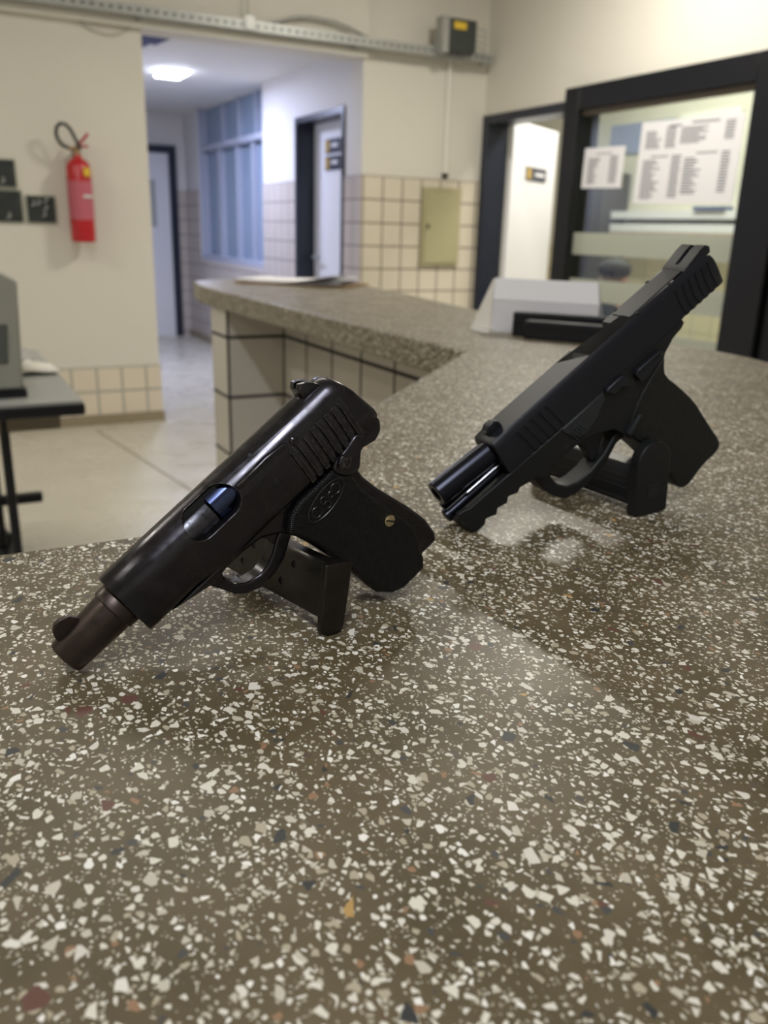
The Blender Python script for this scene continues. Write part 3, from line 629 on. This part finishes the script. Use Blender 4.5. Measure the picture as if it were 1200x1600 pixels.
# local x runs to the right as seen, local y away
bm = bmesh.new()
def quadsolid(bm, a, b, c, d, th):
    a, b, c, d = map(Vector, (a, b, c, d)); n = (b-a).cross(d-a).normalized()*th
    vs = [bm.verts.new(q) for q in (a, b, c, d)] + [bm.verts.new(q+n) for q in (a, b, c, d)]
    for q in ((0,3,2,1),(4,5,6,7),(0,1,5,4),(1,2,6,5),(2,3,7,6),(3,0,4,7)): bm.faces.new([vs[i] for i in q])
quadsolid(bm, (-.085,0,0), (.115,0,0), (.117,0,.060), (-.085,0,.060), .002)
finish('front_panel', bm, PAPER, t)
bm = bmesh.new(); quadsolid(bm, (-.085,0,.060), (.117,0,.060), (.107,.022,.098), (-.090,.022,.098), .002); finish('upper_panel', bm, PAPER, t)
bm = bmesh.new(); quadsolid(bm, (-.090,.024,.098), (.107,.024,.098), (.115,.10,.001), (-.09,.10,.001), .002); finish('back_panel', bm, PAPER, t)
bm = bmesh.new(); quadsolid(bm, (-.087,-.001,.004), (-.090,.020,.098), (-.094,.024,.096), (-.133,.02,.002), .0015); finish('side_flap', bm, PAPER2, t)
bm = bmesh.new(); quadsolid(bm, (-.133,.02,.001), (-.087,.0,.001), (-.085,-.03,.001), (-.115,-.012,.001), .0015); finish('bottom_flap', bm, PAPER, t)
def flatcase(label, x, y, rz, w, dth, h, z, tl):
    t = thing('black_case', label, 'case', (x, y, z), 'black cases beside the white box'); t.rotation_euler = (0, tl, rz)
    box('shell', BLACKP, -w/2, w/2, -dth/2, dth/2, 0, h, t, bevel=.003); box('lid_lip', BLACKP, -w/2+.003, w/2-.003, -dth/2-.0015, dth/2+.0015, h*.62, h*.66, t)
    box('white_sticker', PAPER2, w/2-.026, w/2-.008, -dth/2-.0012, -dth/2-.0002, h*.12, h*.62, t)
flatcase('longer flat black case with white sticker, leaning against the white box', 1.022, 1.255, ax+.02, .178, .02, .044, .0, .0)
flatcase('front flat black case with small white sticker, nearest the pistol', 1.010, 1.212, ax-.08, .166, .028, .033, .0, .0)

# ================================================================ PISTOL WITH EXPOSED LONG BARREL (nearest)
def gun_root(name, label, ox, oy, oz, az, pt):
    t = thing(name, label, 'pistol', (ox, oy, oz))
    t.rotation_euler = (Matrix.Rotation(math.radians(90-az), 3, 'Z') @ Matrix.Rotation(-math.radians(pt), 3, 'Y')).to_euler()
    return t
mm = .001
def sc(P): return [(x*mm, z*mm) for x, z in P]
G1 = gun_root('pistol', 'worn blued steel pistol with long round barrel nose and monogrammed black grip', .0362, .3408, .0009, 82.5, 36.3)
# local x: along the slide, z: up, y: away from the viewer, in metres
# --- slide: lofted, round top and flat sides
def slide1_section(front, sy=1.0, drop=0.0):
    pts = []
    zt = 22.6-drop
    for k in range(0, 13):                       # round top from the near side over to the far side
        a = PI*k/12
        pts.append((-12*math.cos(a)*sy, 11.0 + (zt-11.0)*math.sin(a)**.85))
    if front: low = [(12*sy, -.5), (10.8*sy, -4.5), (7.5*sy, -7.2), (0, -8), (-7.5*sy, -7.2), (-10.8*sy, -4.5), (-12*sy, -.5)]
    else:     low = [(12*sy, -4), (12*sy, -6.5), (11.2*sy, -8), (0, -8), (-11.2*sy, -8), (-12*sy, -6.5), (-12*sy, -4)]
    return pts + low
bm = bmesh.new(); rings = []
def arear(z): return 164.5+(22.6-z)*.42 if z > 2 else 173.2
stations = [(33.0, True, .97, .4), (33.6, True, 1, 0), (60, True, 1, 0), (80, False, 1, 0), (160, False, 1, 0)]
for a, fr, sy, dr in stations: rings.append([bm.verts.new((a*mm, y*mm, z*mm)) for y, z in slide1_section(fr, sy, dr)])
for k, (da, sy, dr) in enumerate(((-3, 1, 0), (-.8, .96, .6), (.6, .86, 1.8), (1.2, .70, 3.2))):
    rings.append([bm.verts.new(((arear(z)+da)*mm, y*mm, (z if z < 5 else z)*mm)) for y, z in slide1_section(False, sy, dr)])
for A, B in zip(rings, rings[1:]):
    n = len(A)
    for i in range(n): bm.faces.new([A[i], A[(i+1) % n], B[(i+1) % n], B[i]])
bm.faces.new(rings[0]); bm.faces.new(rings[-1][::-1])
slide = finish('slide', bm, BLUED, G1, smooth=True)
# ejection port
cp = bmesh.new()
L0, L1, zc, rc = 78.2, 92.6, 15.0, 6.9
P = [(L0-rc*math.sin(PI*k/12), zc+rc*math.cos(PI*k/12)) for k in range(13)] + [(L1+rc*math.sin(PI*k/12), zc-rc*math.cos(PI*k/12)) for k in range(13)]
prism(cp, sc(P), -.020, .002)
cbore = bmesh.new(); cyl(cbore, (.0335*1, 0, .0085), (.030, 0, .0085), .0098)
cut(slide, [cp])
bv = slide.modifiers.new('bevel', 'BEVEL'); bv.width = .0004; bv.segments = 2; bv.limit_method = 'ANGLE'; bv.angle_limit = math.radians(35)
# serrations: raised ribs on both sides, a part of their own material-wise identical
for s in (-1, 1):
    bm = bmesh.new()
    for k in range(8):
        a = 129.5+4.45*k
        top = 12.6; bot = -7.6
        secs = []
        for z in (bot, bot+1, 2, top-3, top-.8, top+.2):
            w = 1.6; hh = 1.15 if z < top-1 else .3
            yy = 11.95
            secs.append([(a-w, yy), (a-w*.82, yy+hh*.9), (a, yy+hh), (a+w*.82, yy+hh*.9), (a+w, yy)])
        Rg = []
        for z, sct in zip((bot, bot+.8, 2, top-3, top-.8, top+.2), secs):
            Rg.append([bm.verts.new((x*mm, s*y*mm, z*mm)) for x, y in sct])
        for A, B in zip(Rg, Rg[1:]):
            for i in range(4): bm.faces.new([A[i], A[i+1], B[i+1], B[i]])
        bm.faces.new(Rg[0]); bm.faces.new(Rg[-1][::-1])
    finish('grip_serrations', bm, BLUED, slide, smooth=True)
# inside of the port: chamber and bolt
bm = bmesh.new(); lathe(bm, (.068, .0, .0112), (1,0,0), [(0, .0070), (.0005, .0075), (.018, .0075), (.0185, .0072)], 32); finish('chamber', bm, PARKER, G1, smooth=True)
bm = bmesh.new(); lathe(bm, (.0868, .0, .0120), (1,0,0), [(0, .0078), (.0006, .0084), (.016, .0084)], 32); finish('bolt', bm, BRIGHTBLUE, G1, smooth=True)
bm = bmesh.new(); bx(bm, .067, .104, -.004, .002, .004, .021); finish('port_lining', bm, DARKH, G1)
# barrel nose
bm = bmesh.new(); lathe(bm, (.001, 0, .0075), (1,0,.03), [(.004,.0),(.004,.0045),(0,.0047),(-.0006,.0062),(0,.0077),(.001,.0082),(.030,.0097),(.0335,.0100)], 40)
nose = finish('barrel_nose', bm, BROWNED, G1, smooth=True)
bm = bmesh.new(); lathe(bm, (.0275, 0, .0084), (1,0,.03), [(0,.0098),(.0004,.01025),(.0052,.0104),(.0056,.0102)], 40); finish('barrel_bushing', bm, BROWNED, G1, smooth=True)
bm = bmesh.new(); prism(bm, sc([(16.5, 17), (14.6, 20.6), (11.2, 22.7), (8.2, 22.5), (5.6, 20.4), (4.4, 17.6), (4.2, 14.5), (16.5, 15)]), -.0014, .0014); finish('front_sight', bm, BROWNED, G1, bevel=.0005)
# rear sight
bm = bmesh.new(); prism(bm, sc([(150.2, 21.5), (150.6, 26.2), (152.4, 28.3), (155.0, 27.4), (158.5, 24.6), (160.5, 21.6)]), -.0048, .0048)
rs = finish('rear_sight', bm, BLUED, G1, bevel=.0004)
nb = bmesh.new(); bx(nb, .149, .162, -.0012, .0012, .0262, .030); cut(rs, [nb])
# extractor, pins
bm = bmesh.new(); prism(bm, sc([(100.2, 15.2), (100.2, 17.4), (112, 17.7), (118, 17.9), (127.5, 16.9), (129.6, 15.8), (129.0, 14.4), (126, 13.9), (112, 15.2)]), -.0126, -.009); finish('extractor', bm, BLUED, G1, bevel=.0005)
bm = bmesh.new(); lathe(bm, (.1328, -.0108, .0140), (0,-1,0), [(0,.0021),(.0014,.0021),(.0019,.0016)], 20); finish('slide_pin', bm, BLUED, G1, smooth=True)
bm = bmesh.new(); cyl(bm, (.1152, -.0115, .0060), (.1152, -.01215, .0060), .0013, n=14); finish('pin_hole', bm, DARKH, G1)
bm = bmesh.new(); cyl(bm, (.1144, -.0060, .0205), (.1144, -.0068, .0212), .0010, n=12); finish('pin_hole', bm, DARKH, G1)
# frame
FR = [(44, -7.4), (170, -7.4), (174.0, -9), (174.3, -12), (172, -16), (167, -18.3), (159.8, -16.4), (154.5, -17.4), (151.0, -21.2), (151.2, -28), (153.8, -38), (162.0, -60), (166.0, -74), (166.4, -84.5),
      (164.4, -88.8), (154, -88.2), (152.6, -90.5), (149.6, -93.6), (134.2, -92.2), (126.4, -88.7), (122.2, -84), (120.6, -77), (117.6, -60), (111.0, -34), (107.5, -25), (103, -18), (95, -12.8), (86, -11.2), (75, -11.0), (66, -12.5), (58, -10.5)]
bm = bmesh.new(); prism(bm, sc(FR), -.0088, .0088); finish('frame', bm, BLUED, G1, bevel=.0016, seg=3)
GU = [(52, -8), (60, -10.2), (64.0, -14.2), (67.0, -20.5), (69.6, -26.8), (73.8, -31.2), (80.6, -34.4), (89.9, -34.2), (98.0, -31.7), (104.5, -27.2), (109.5, -24), (106, -18.5), (101.0, -20.6), (94.7, -25.4),
      (89.6, -28.0), (84, -28.8), (77.2, -26.8), (72.8, -22.9), (70.9, -16.6), (73.2, -10.6), (75, -8)]
bm = bmesh.new(); prism(bm, sc(GU), -.0046, .0046); finish('trigger_guard', bm, BLUED, G1, bevel=.0018, seg=3)
bm = bmesh.new(); prism(bm, sc(smoothpoly([(93, -8), (107, -8), (107, -17), (104, -22), (99.5, -27), (97.5, -26.5), (98.5, -20), (94.5, -14)], 1)), -.0036, .0036); finish('trigger', bm, BLUED, G1, bevel=.001)
# grip panels
GP = [(110.5, -12.5), (118, -10.4), (139.5, -10.4), (141.5, -15.5), (145.8, -21.0), (145.6, -29), (149.2, -42), (157.2, -68), (153.2, -80.5), (152.0, -87), (149.0, -92.0), (134.4, -91.4), (127.4, -88.0), (123.2, -82.5), (121.3, -76),
      (118.4, -60), (112.0, -34), (108.6, -25), (104.6, -18.5)]
for s, nm in ((-1, 'near'), (1, 'far')):
    bm = bmesh.new(); prism(bm, sc(GP), s*.0086, s*.0132); finish('grip_panel', bm, GRIPM, G1, bevel=.0016, seg=3)
bm = bmesh.new(); cxx, czz = 128.2, -19.2
EL = []
for k in range(32):
    a = 2*PI*k/32; u, v = 12.4*math.cos(a), 5.4*math.sin(a); rt = math.radians(9)
    EL.append(((cxx+u*math.cos(rt)-v*math.sin(rt))*mm, -.01335, (czz+u*math.sin(rt)+v*math.cos(rt))*mm))
tube(bm, EL, .00035, n=8, closed=True)
def arc(cx, cz, rr, a0, a1, n=10, rad=.00038):
    rt = math.radians(9); P = []
    for k in range(n+1):
        a = math.radians(a0+(a1-a0)*k/n); u, v = cx+rr*math.cos(a), cz+rr*math.sin(a)
        P.append(((cxx+u*math.cos(rt)-v*math.sin(rt))*mm, -.01335, (czz+u*math.sin(rt)+v*math.cos(rt))*mm))
    tube(bm, P, rad, n=6)
arc(-7.2, 0, 2.6, 40, 320); arc(-1.0, 1.1, 1.8, 20, 270); arc(-1.0, -2.1, 1.8, 200, 450); arc(7.0, 0, 2.6, -140, 150); arc(3.4, 0, 1.5, 60, 300)
mono = finish('monogram', bm, mat('worn_raised_edge', (.010, .010, .011), .35), G1, smooth=True)
bm = bmesh.new(); lathe(bm, (.1478, -.0128, -.0536), (0,-1,0), [(0,.0030),(.0012,.0030),(.0016,.0024)], 24); scr = finish('grip_screw', bm, BRASS, G1, smooth=True)
bm = bmesh.new(); prism(bm, [(x*mm, z*mm) for x, z in [(145.9, -51.9), (146.5, -51.3), (149.7, -55.3), (149.1, -55.9)]], -.0146, -.0143); finish('screw_slot', bm, DARKH, scr)
# safety lever and knurled knob
bm = bmesh.new(); prism(bm, sc(smoothpoly([(139, -9.5), (143.5, -7.6), (150.5, -7.0), (157, -5.0), (160.8, -6.2), (160.6, -9.6), (155.5, -13.5), (152.8, -17.0), (149.6, -20.4), (144, -18.4), (140.5, -14.5)], 1)), -.0137, -.0088); finish('safety_lever', bm, BLUED, G1, bevel=.0008)
bm = bmesh.new(); lathe(bm, (.1458, -.0135, -.0108), (0,-1,0), [(0,.0037),(.0016,.0036),(.0022,.0029),(.0023,.0006)], 28)
for a in range(0, 8):
    g = a*PI/4; bx_c = Vector((.1458+.0019*math.cos(g), -.0158, -.0108+.0019*math.sin(g))); cyl(bm, bx_c, bx_c+Vector((0,-.0004,0)), .0006, n=8)
finish('safety_knob', bm, BLUED, G1, smooth=True)
bm = bmesh.new(); prism(bm, sc([(109, -29.5), (113.5, -28), (114.5, -29.5), (110.5, -32.2)]), -.0048, .0048); finish('magazine_catch', bm, STEELG, G1, bevel=.0008)

# ---------------------------------------------------------------- its magazine, standing on edge under it
M1 = thing('magazine', 'slim worn steel magazine with side holes propping up the nearest pistol', 'magazine', (.1482, .3285, .0))
M1.rotation_euler = (math.radians(-2.5), math.radians(8), math.radians(11))     # local y runs back under the gun
bm = bmesh.new(); prism(bm, sc([(-5.4, 8.0), (5.4, 8.0), (6.2, 12), (6.2, 27), (5.0, 32.6), (3.6, 34.2), (-3.6, 34.2), (-5.0, 32.6), (-6.2, 27), (-6.2, 12)]), .002, .096)
body = finish('magazine_body', bm, MAGST, M1)
cs = []
holes = [(26.8, 27.3), (36.3, 16.4), (45.4, 27.4), (55, 16.4), (64, 27.4), (73.6, 16.2), (83, 27.4)]
for y, z in holes:
    q = bmesh.new(); cyl(q, (-.010, y*mm, z*mm), (-.0050, y*mm, z*mm), .0019, n=16); cs.append(q)
cut(body, cs)
bm = bmesh.new()
for y, z in holes: cyl(bm, (-.0055, y*mm, z*mm), (-.0049, y*mm, z*mm), .0019, n=12)
finish('hole_interior', bm, DARKH, M1)
bm = bmesh.new(); prism(bm, sc([(-6.4, 2.5), (-5.4, .6), (-2.5, 0), (2.5, 0), (5.2, 1.2), (6.2, 4), (7.2, 20), (7.4, 35.2), (-7.4, 34.4), (-7.0, 20), (-6.9, 8)]), -.0012, .0026); finish('baseplate', bm, MAGST, M1, bevel=.0006)
bm = bmesh.new(); bx(bm, -.004, .004, .06, .100, .0342, .0352); finish('rib', bm, MAGST, M1)

# ================================================================ SECOND PISTOL, SLIDE LOCKED BACK
G2 = gun_root('pistol', 'modern matt black pistol with slide locked back and stippled grip', .2806, .4205, .0018, 92, 36.4)
G2W = 26.0
def C2(c): return -c*mm          # c: toward the viewer in mm -> local y
bm = bmesh.new(); rings = []
def sec2(zt, zb, ins=0):
    top = zt
    return [(0+ins, zb), (0+ins, top-5.5), (.8+ins, top-2.2), (2.6+ins, top), (23.4-ins, top), (25.2-ins, top-2.2), (26-ins, top-5.5), (26-ins, zb)]
stn = [(46.0, 32.8, 10.3, .8), (47.0, 33.6, 10.2, 0), (57, 34.4, 10.1, 0), (65, 34.9, 10.0, 0), (120, 34.9, 9.9, 0), (236, 34.9, 9.9, 0), (242.5, 31.0, 10.2, .6), (244.0, 26.0, 10.8, 1.8)]
for a, zt, zb, ins in stn: rings.append([bm.verts.new((a*mm, y*mm, z*mm)) for y, z in sec2(zt, zb, ins)])
for A, B in zip(rings, rings[1:]):
    n = len(A)
    for i in range(n): bm.faces.new([A[i], A[(i+1) % n], B[(i+1) % n], B[i]])
bm.faces.new(rings[0]); bm.faces.new(rings[-1][::-1])
sl2 = finish('slide', bm, SLIDE2, G2)
k1 = bmesh.new(); bx(k1, .1330, .1635, .0028, .030, .022, .045)                     # ejection port
k2 = bmesh.new(); cyl(k2, (.040, .013, .0240), (.120, .013, .0230), .0088, n=32)      # barrel tunnel
k3 = bmesh.new(); bx(k3, .040, .1000, .0055, .0205, .005, .0175)                      # spring tunnel
k4 = []
for k in range(5):                                                                 # forward cuts, slanted
    q = bmesh.new(); a = 61.5+6.3*k; prism(q, sc([(a, 29.6), (a+2.6, 29.6), (a+7.6, 8), (a+5.0, 8)]), -.002, .0007); k4.append(q)
for k in range(6):
    q = bmesh.new(); a = 203.5+6.0*k; prism(q, sc([(a, 30.0), (a+3.1, 30.0), (a+2.4, 19), (a+3.9, 8), (a+.8, 8), (a-.7, 19)]), -.002, .0006); k4.append(q)
cut(sl2, [k1, k2, k3] + k4)
bv = sl2.modifiers.new('bevel', 'BEVEL'); bv.width = .0004; bv.segments = 2; bv.limit_method = 'ANGLE'; bv.angle_limit = math.radians(35)
bm = bmesh.new(); bx(bm, .171, .2195, .0045, .0215, .0345, .0355); finish('cover_plate', bm, SLIDE2, G2, bevel=.0004)
for a in (176, 206):
    for y in (.0028, .0235): bm = bmesh.new(); cyl(bm, (a*mm, y, .0342), (a*mm, y, .0353), .0014, n=14); finish('plate_screw', bm, DARKH, G2)
# rear sight
bm = bmesh.new(); prism(bm, sc([(219.0, 34.7), (221.5, 35.8), (236.5, 39.2), (241.5, 39.3), (244.0, 36.6), (243.0, 33.0), (236, 32.5)]), .0026, .0234)
rs = finish('rear_sight', bm, BLACKP, G2)
nb = bmesh.new(); prism(nb, sc([(224, 43), (250, 43), (250, 36.6), (224, 35.8)]), .0112, .0148); cut(rs, [nb])
bm = bmesh.new()
# front sight
bm2 = bmesh.new(); prism(bm2, sc([(50.6, 33.0), (51.0, 38.6), (53.6, 40.6), (58.6, 40.6), (61.2, 38.0), (61.6, 34.0)]), .0098, .0162); fs = finish('front_sight', bm2, BLACKP, G2, bevel=.0006)
cyl(bm, (.0514, .013, .0368), (.0504, .013, .0368), .0012, n=14); finish('sight_dot', bm, mat('dim_sight_dot', (.10, .10, .11), .5), fs)
# barrel
bm = bmesh.new(); lathe(bm, (.0020, .0127, .0268), (1,0,-.058), [(.012,.0), (.012,.0044), (.0005,.0046), (0,.0054), (0,.0074), (.0008,.0082), (.125,.0082), (.1251,.006)], 40); finish('barrel', bm, BARREL2, G2, smooth=True)
# chamber hood in the port
bm = bmesh.new(); bx(bm, .1255, .1325, .0045, .0215, .020, .0338); finish('barrel_hood', bm, BARREL2, G2, bevel=.0005)
# recoil spring guide
bm = bmesh.new(); lathe(bm, (-.0012, .0125, .0098), (1,0,.0), [(0,.0038), (.0006,.0046), (.0028,.0046), (.0034,.0032), (.060,.0032)], 28); finish('guide_rod', bm, BARREL2, G2, smooth=True)
bm = bmesh.new(); cyl(bm, (.018, .0085, .0152), (.046, .0085, .0148), .0009, n=10); finish('guide_highlight', bm, mat('bright_highlight_steel', (.45, .45, .5), .25, metal=1), G2, smooth=True)  # bright thin cylinder put in as the highlight along the spring guide
# frame with accessory rail
rail = [(3.0, 12.4), (6.0, 12.4), (12, 10.2), (90, 8.8), (96, 9.3), (203.2, 9.3), (203.6, 6.2), (200, 4.4), (191.4, 3.0), (181.6, -1.6), (176.4, -7.0), (173.6, -15.0), (170, -30), (150, -34), (137, -36), (130.5, -33), (127.5, -26.5), (124, -20), (112, -13), (100, -9.5), (84, -8), (72, -9.5), (66, -13),
        (60.5, -6.4), (54, -5.4), (47.1, -3.8), (43.8, -5.6), (37.3, -2.8), (34.2, -6.0), (27.3, -4.0), (24.2, -7.0), (17.0, -3.9), (14.4, -6.6), (7.3, -7.0), (4.0, -3.8)]
bm = bmesh.new(); prism(bm, sc(rail), .0004, .0256)
fr2 = finish('frame', bm, POLY, G2)
q = bmesh.new(); bx(q, -.001, .100, .0045, .0215, .0045, .020); cut(fr2, [q])
bv = fr2.modifiers.new('bevel', 'BEVEL'); bv.width = .0007; bv.segments = 2; bv.limit_method = 'ANGLE'; bv.angle_limit = math.radians(35)
# grip, a little wider than the frame
gp = [(180.5, -2.4), (176.4, -8.0), (174.2, -15.0), (180.9, -30.6), (186.6, -47.0), (188.7, -63), (190.2, -74), (192.6, -88), (191.2, -92.8), (185.9, -95.0), (175.2, -95.0), (166.5, -96.3), (157, -99.2), (149.8, -97.8), (146.5, -92), (145.5, -76), (142.5, -60), (137.5, -46), (132.5, -34), (135, -24), (150, -14), (168, -6)]
bm = bmesh.new(); prism(bm, sc(smoothpoly(gp, 1)), -.0006, .0266); finish('grip', bm, POLYS, G2, bevel=.0055, seg=5)
gd = [(60.0, -7.0), (61.0, -15), (62.5, -23.4), (66.5, -31.5), (71.5, -37.8), (79.6, -41.2), (96.6, -41.6), (111.3, -38.2), (123.4, -32.6), (131, -33), (129, -25.0), (124.5, -26.2), (112.0, -32.0), (97, -35.0), (85, -34.5), (77, -31.5), (72.0, -25), (70.5, -17), (73, -9.0)]
bm = bmesh.new(); prism(bm, sc(gd), .0045, .0205); finish('trigger_guard', bm, POLY, G2, bevel=.0012)
bm = bmesh.new(); prism(bm, sc(smoothpoly([(96, -6), (126, -6), (124.5, -16), (119, -23), (112, -29), (106, -33), (101.5, -32.5), (104, -25), (102, -18), (97, -12)], 1)), .0085, .0175); finish('trigger', bm, BLACKP, G2, bevel=.001)
# controls on the near side
bm = bmesh.new(); prism(bm, sc([(91.2, 8.7), (127.5, 8.7), (127.8, 4.5), (117, -3), (104, -6.8), (97.5, -3.5), (90.8, 6)]), -.0006, .002); finish('frame_plate', bm, POLYG, G2, bevel=.0005)
bm = bmesh.new()
for i in range(5):
    for j in range(5):
        a = 93.2+i*2.4+j*.9; b = 4.2+i*-.2-j*2.1; cc = Vector((a*mm, -.0006, b*mm)); cyl(bm, cc, cc+Vector((0,-.0008,0)), .0008, .0004, n=8)
finish('takedown_pad', bm, POLYG, G2)
bm = bmesh.new(); lathe(bm, (.0876, .001, -.0036), (0,-1,0), [(0,.0017),(.0011,.0017),(.0012,.0009)], 18); finish('frame_pin', bm, DARKH, G2, smooth=True)
bm = bmesh.new(); prism(bm, sc([(128.8, 8.8), (131.5, 10.0), (143.5, 10.2), (147.2, 8.0), (147.8, 2.6), (144.8, -.6), (141, 3.2), (133.5, 2.6)]), -.0028, .001); finish('slide_release', bm, BLACKP, G2, bevel=.0007)
bm = bmesh.new(); prism(bm, sc([(153.0, 3.6), (156, 5.6), (176.8, 5.2), (178.5, 3.0), (173, -.5), (160, -4.0), (154.5, -3.2)]), -.0034, .001)
ts = finish('thumb_safety', bm, BLACKP, G2, bevel=.0006)
bm = bmesh.new()
for k in range(9): a = 157+2.2*k; prism(bm, sc([(a, 4.6), (a+.9, 4.6), (a+.5, 1.8), (a-.4, 1.8)]), -.0040, -.0032)
finish('lever_ridges', bm, POLYG, ts)
bm = bmesh.new(); prism(bm, sc([(129.6, -27.6), (143.6, -22.2), (145.0, -24.4), (131.0, -30.6)]), -.0030, .001); mr_ = finish('magazine_release', bm, POLYG, G2, bevel=.0004)
bm = bmesh.new()
for k in range(6):
    for j in range(2): cc = Vector(((132+2.2*k+j*.4)*mm, -.0030, (-27.4+.9*k-j*1.6)*mm)); cyl(bm, cc, cc+Vector((0,-.0006,0)), .0006, .0003, n=8)
finish('release_dots', bm, POLYG, mr_)

# ---------------------------------------------------------------- its magazine
M2 = thing('magazine', 'thick black magazine with rounded base plate propping up the pistol with open slide', 'magazine', (.4225, .4050, 0))
M2.rotation_euler = (0, math.radians(-4), math.radians(3))
bp = [(-15.2, 2), (-13, .2), (13, .2), (15.2, 2)] + [(15.2*math.cos(PI*k/14), 36.5+15.4*math.sin(PI*k/14)) for k in range(15)]
bm = bmesh.new(); prism(bm, sc(bp), .0, .0085); base = finish('baseplate', bm, POLY, M2, bevel=.0012, seg=3)
bm = bmesh.new(); bx(bm, -.0048, .0048, -.0004, .0002, .0135, .0142); bx(bm, -.0048, .0048, -.0004, .0002, .0215, .0222); bx(bm, -.0048, -.0042, -.0004, .0002, .0142, .0215)
finish('embossed_mark', bm, POLYG, M2)
bm = bmesh.new(); bx(bm, -.0042, .0048, -.00025, .0002, .0142, .0215); finish('mark_recess', bm, DARKH, M2)
bm = bmesh.new(); bx(bm, -.0022, .0040, -.0005, .0002, .0172, .0184); bx(bm, -.0010, .0000, -.0005, .0002, .0155, .0172); finish('embossed_bars', bm, POLYG, M2)
bm = bmesh.new(); prism(bm, sc([(-9.0, 5), (9.0, 5), (10.5, 8), (10.5, 26), (7.0, 33), (-7.0, 33), (-10.5, 26), (-10.5, 8)]), .008, .112); b2 = finish('magazine_body', bm, SLIDE2, M2, bevel=.0012)
bm = bmesh.new()
for z in (9, 17, 25): bx(bm, -.0111, -.0100, .012, .106, z*mm, (z+.9)*mm)
finish('body_rib', bm, POLYG, M2)
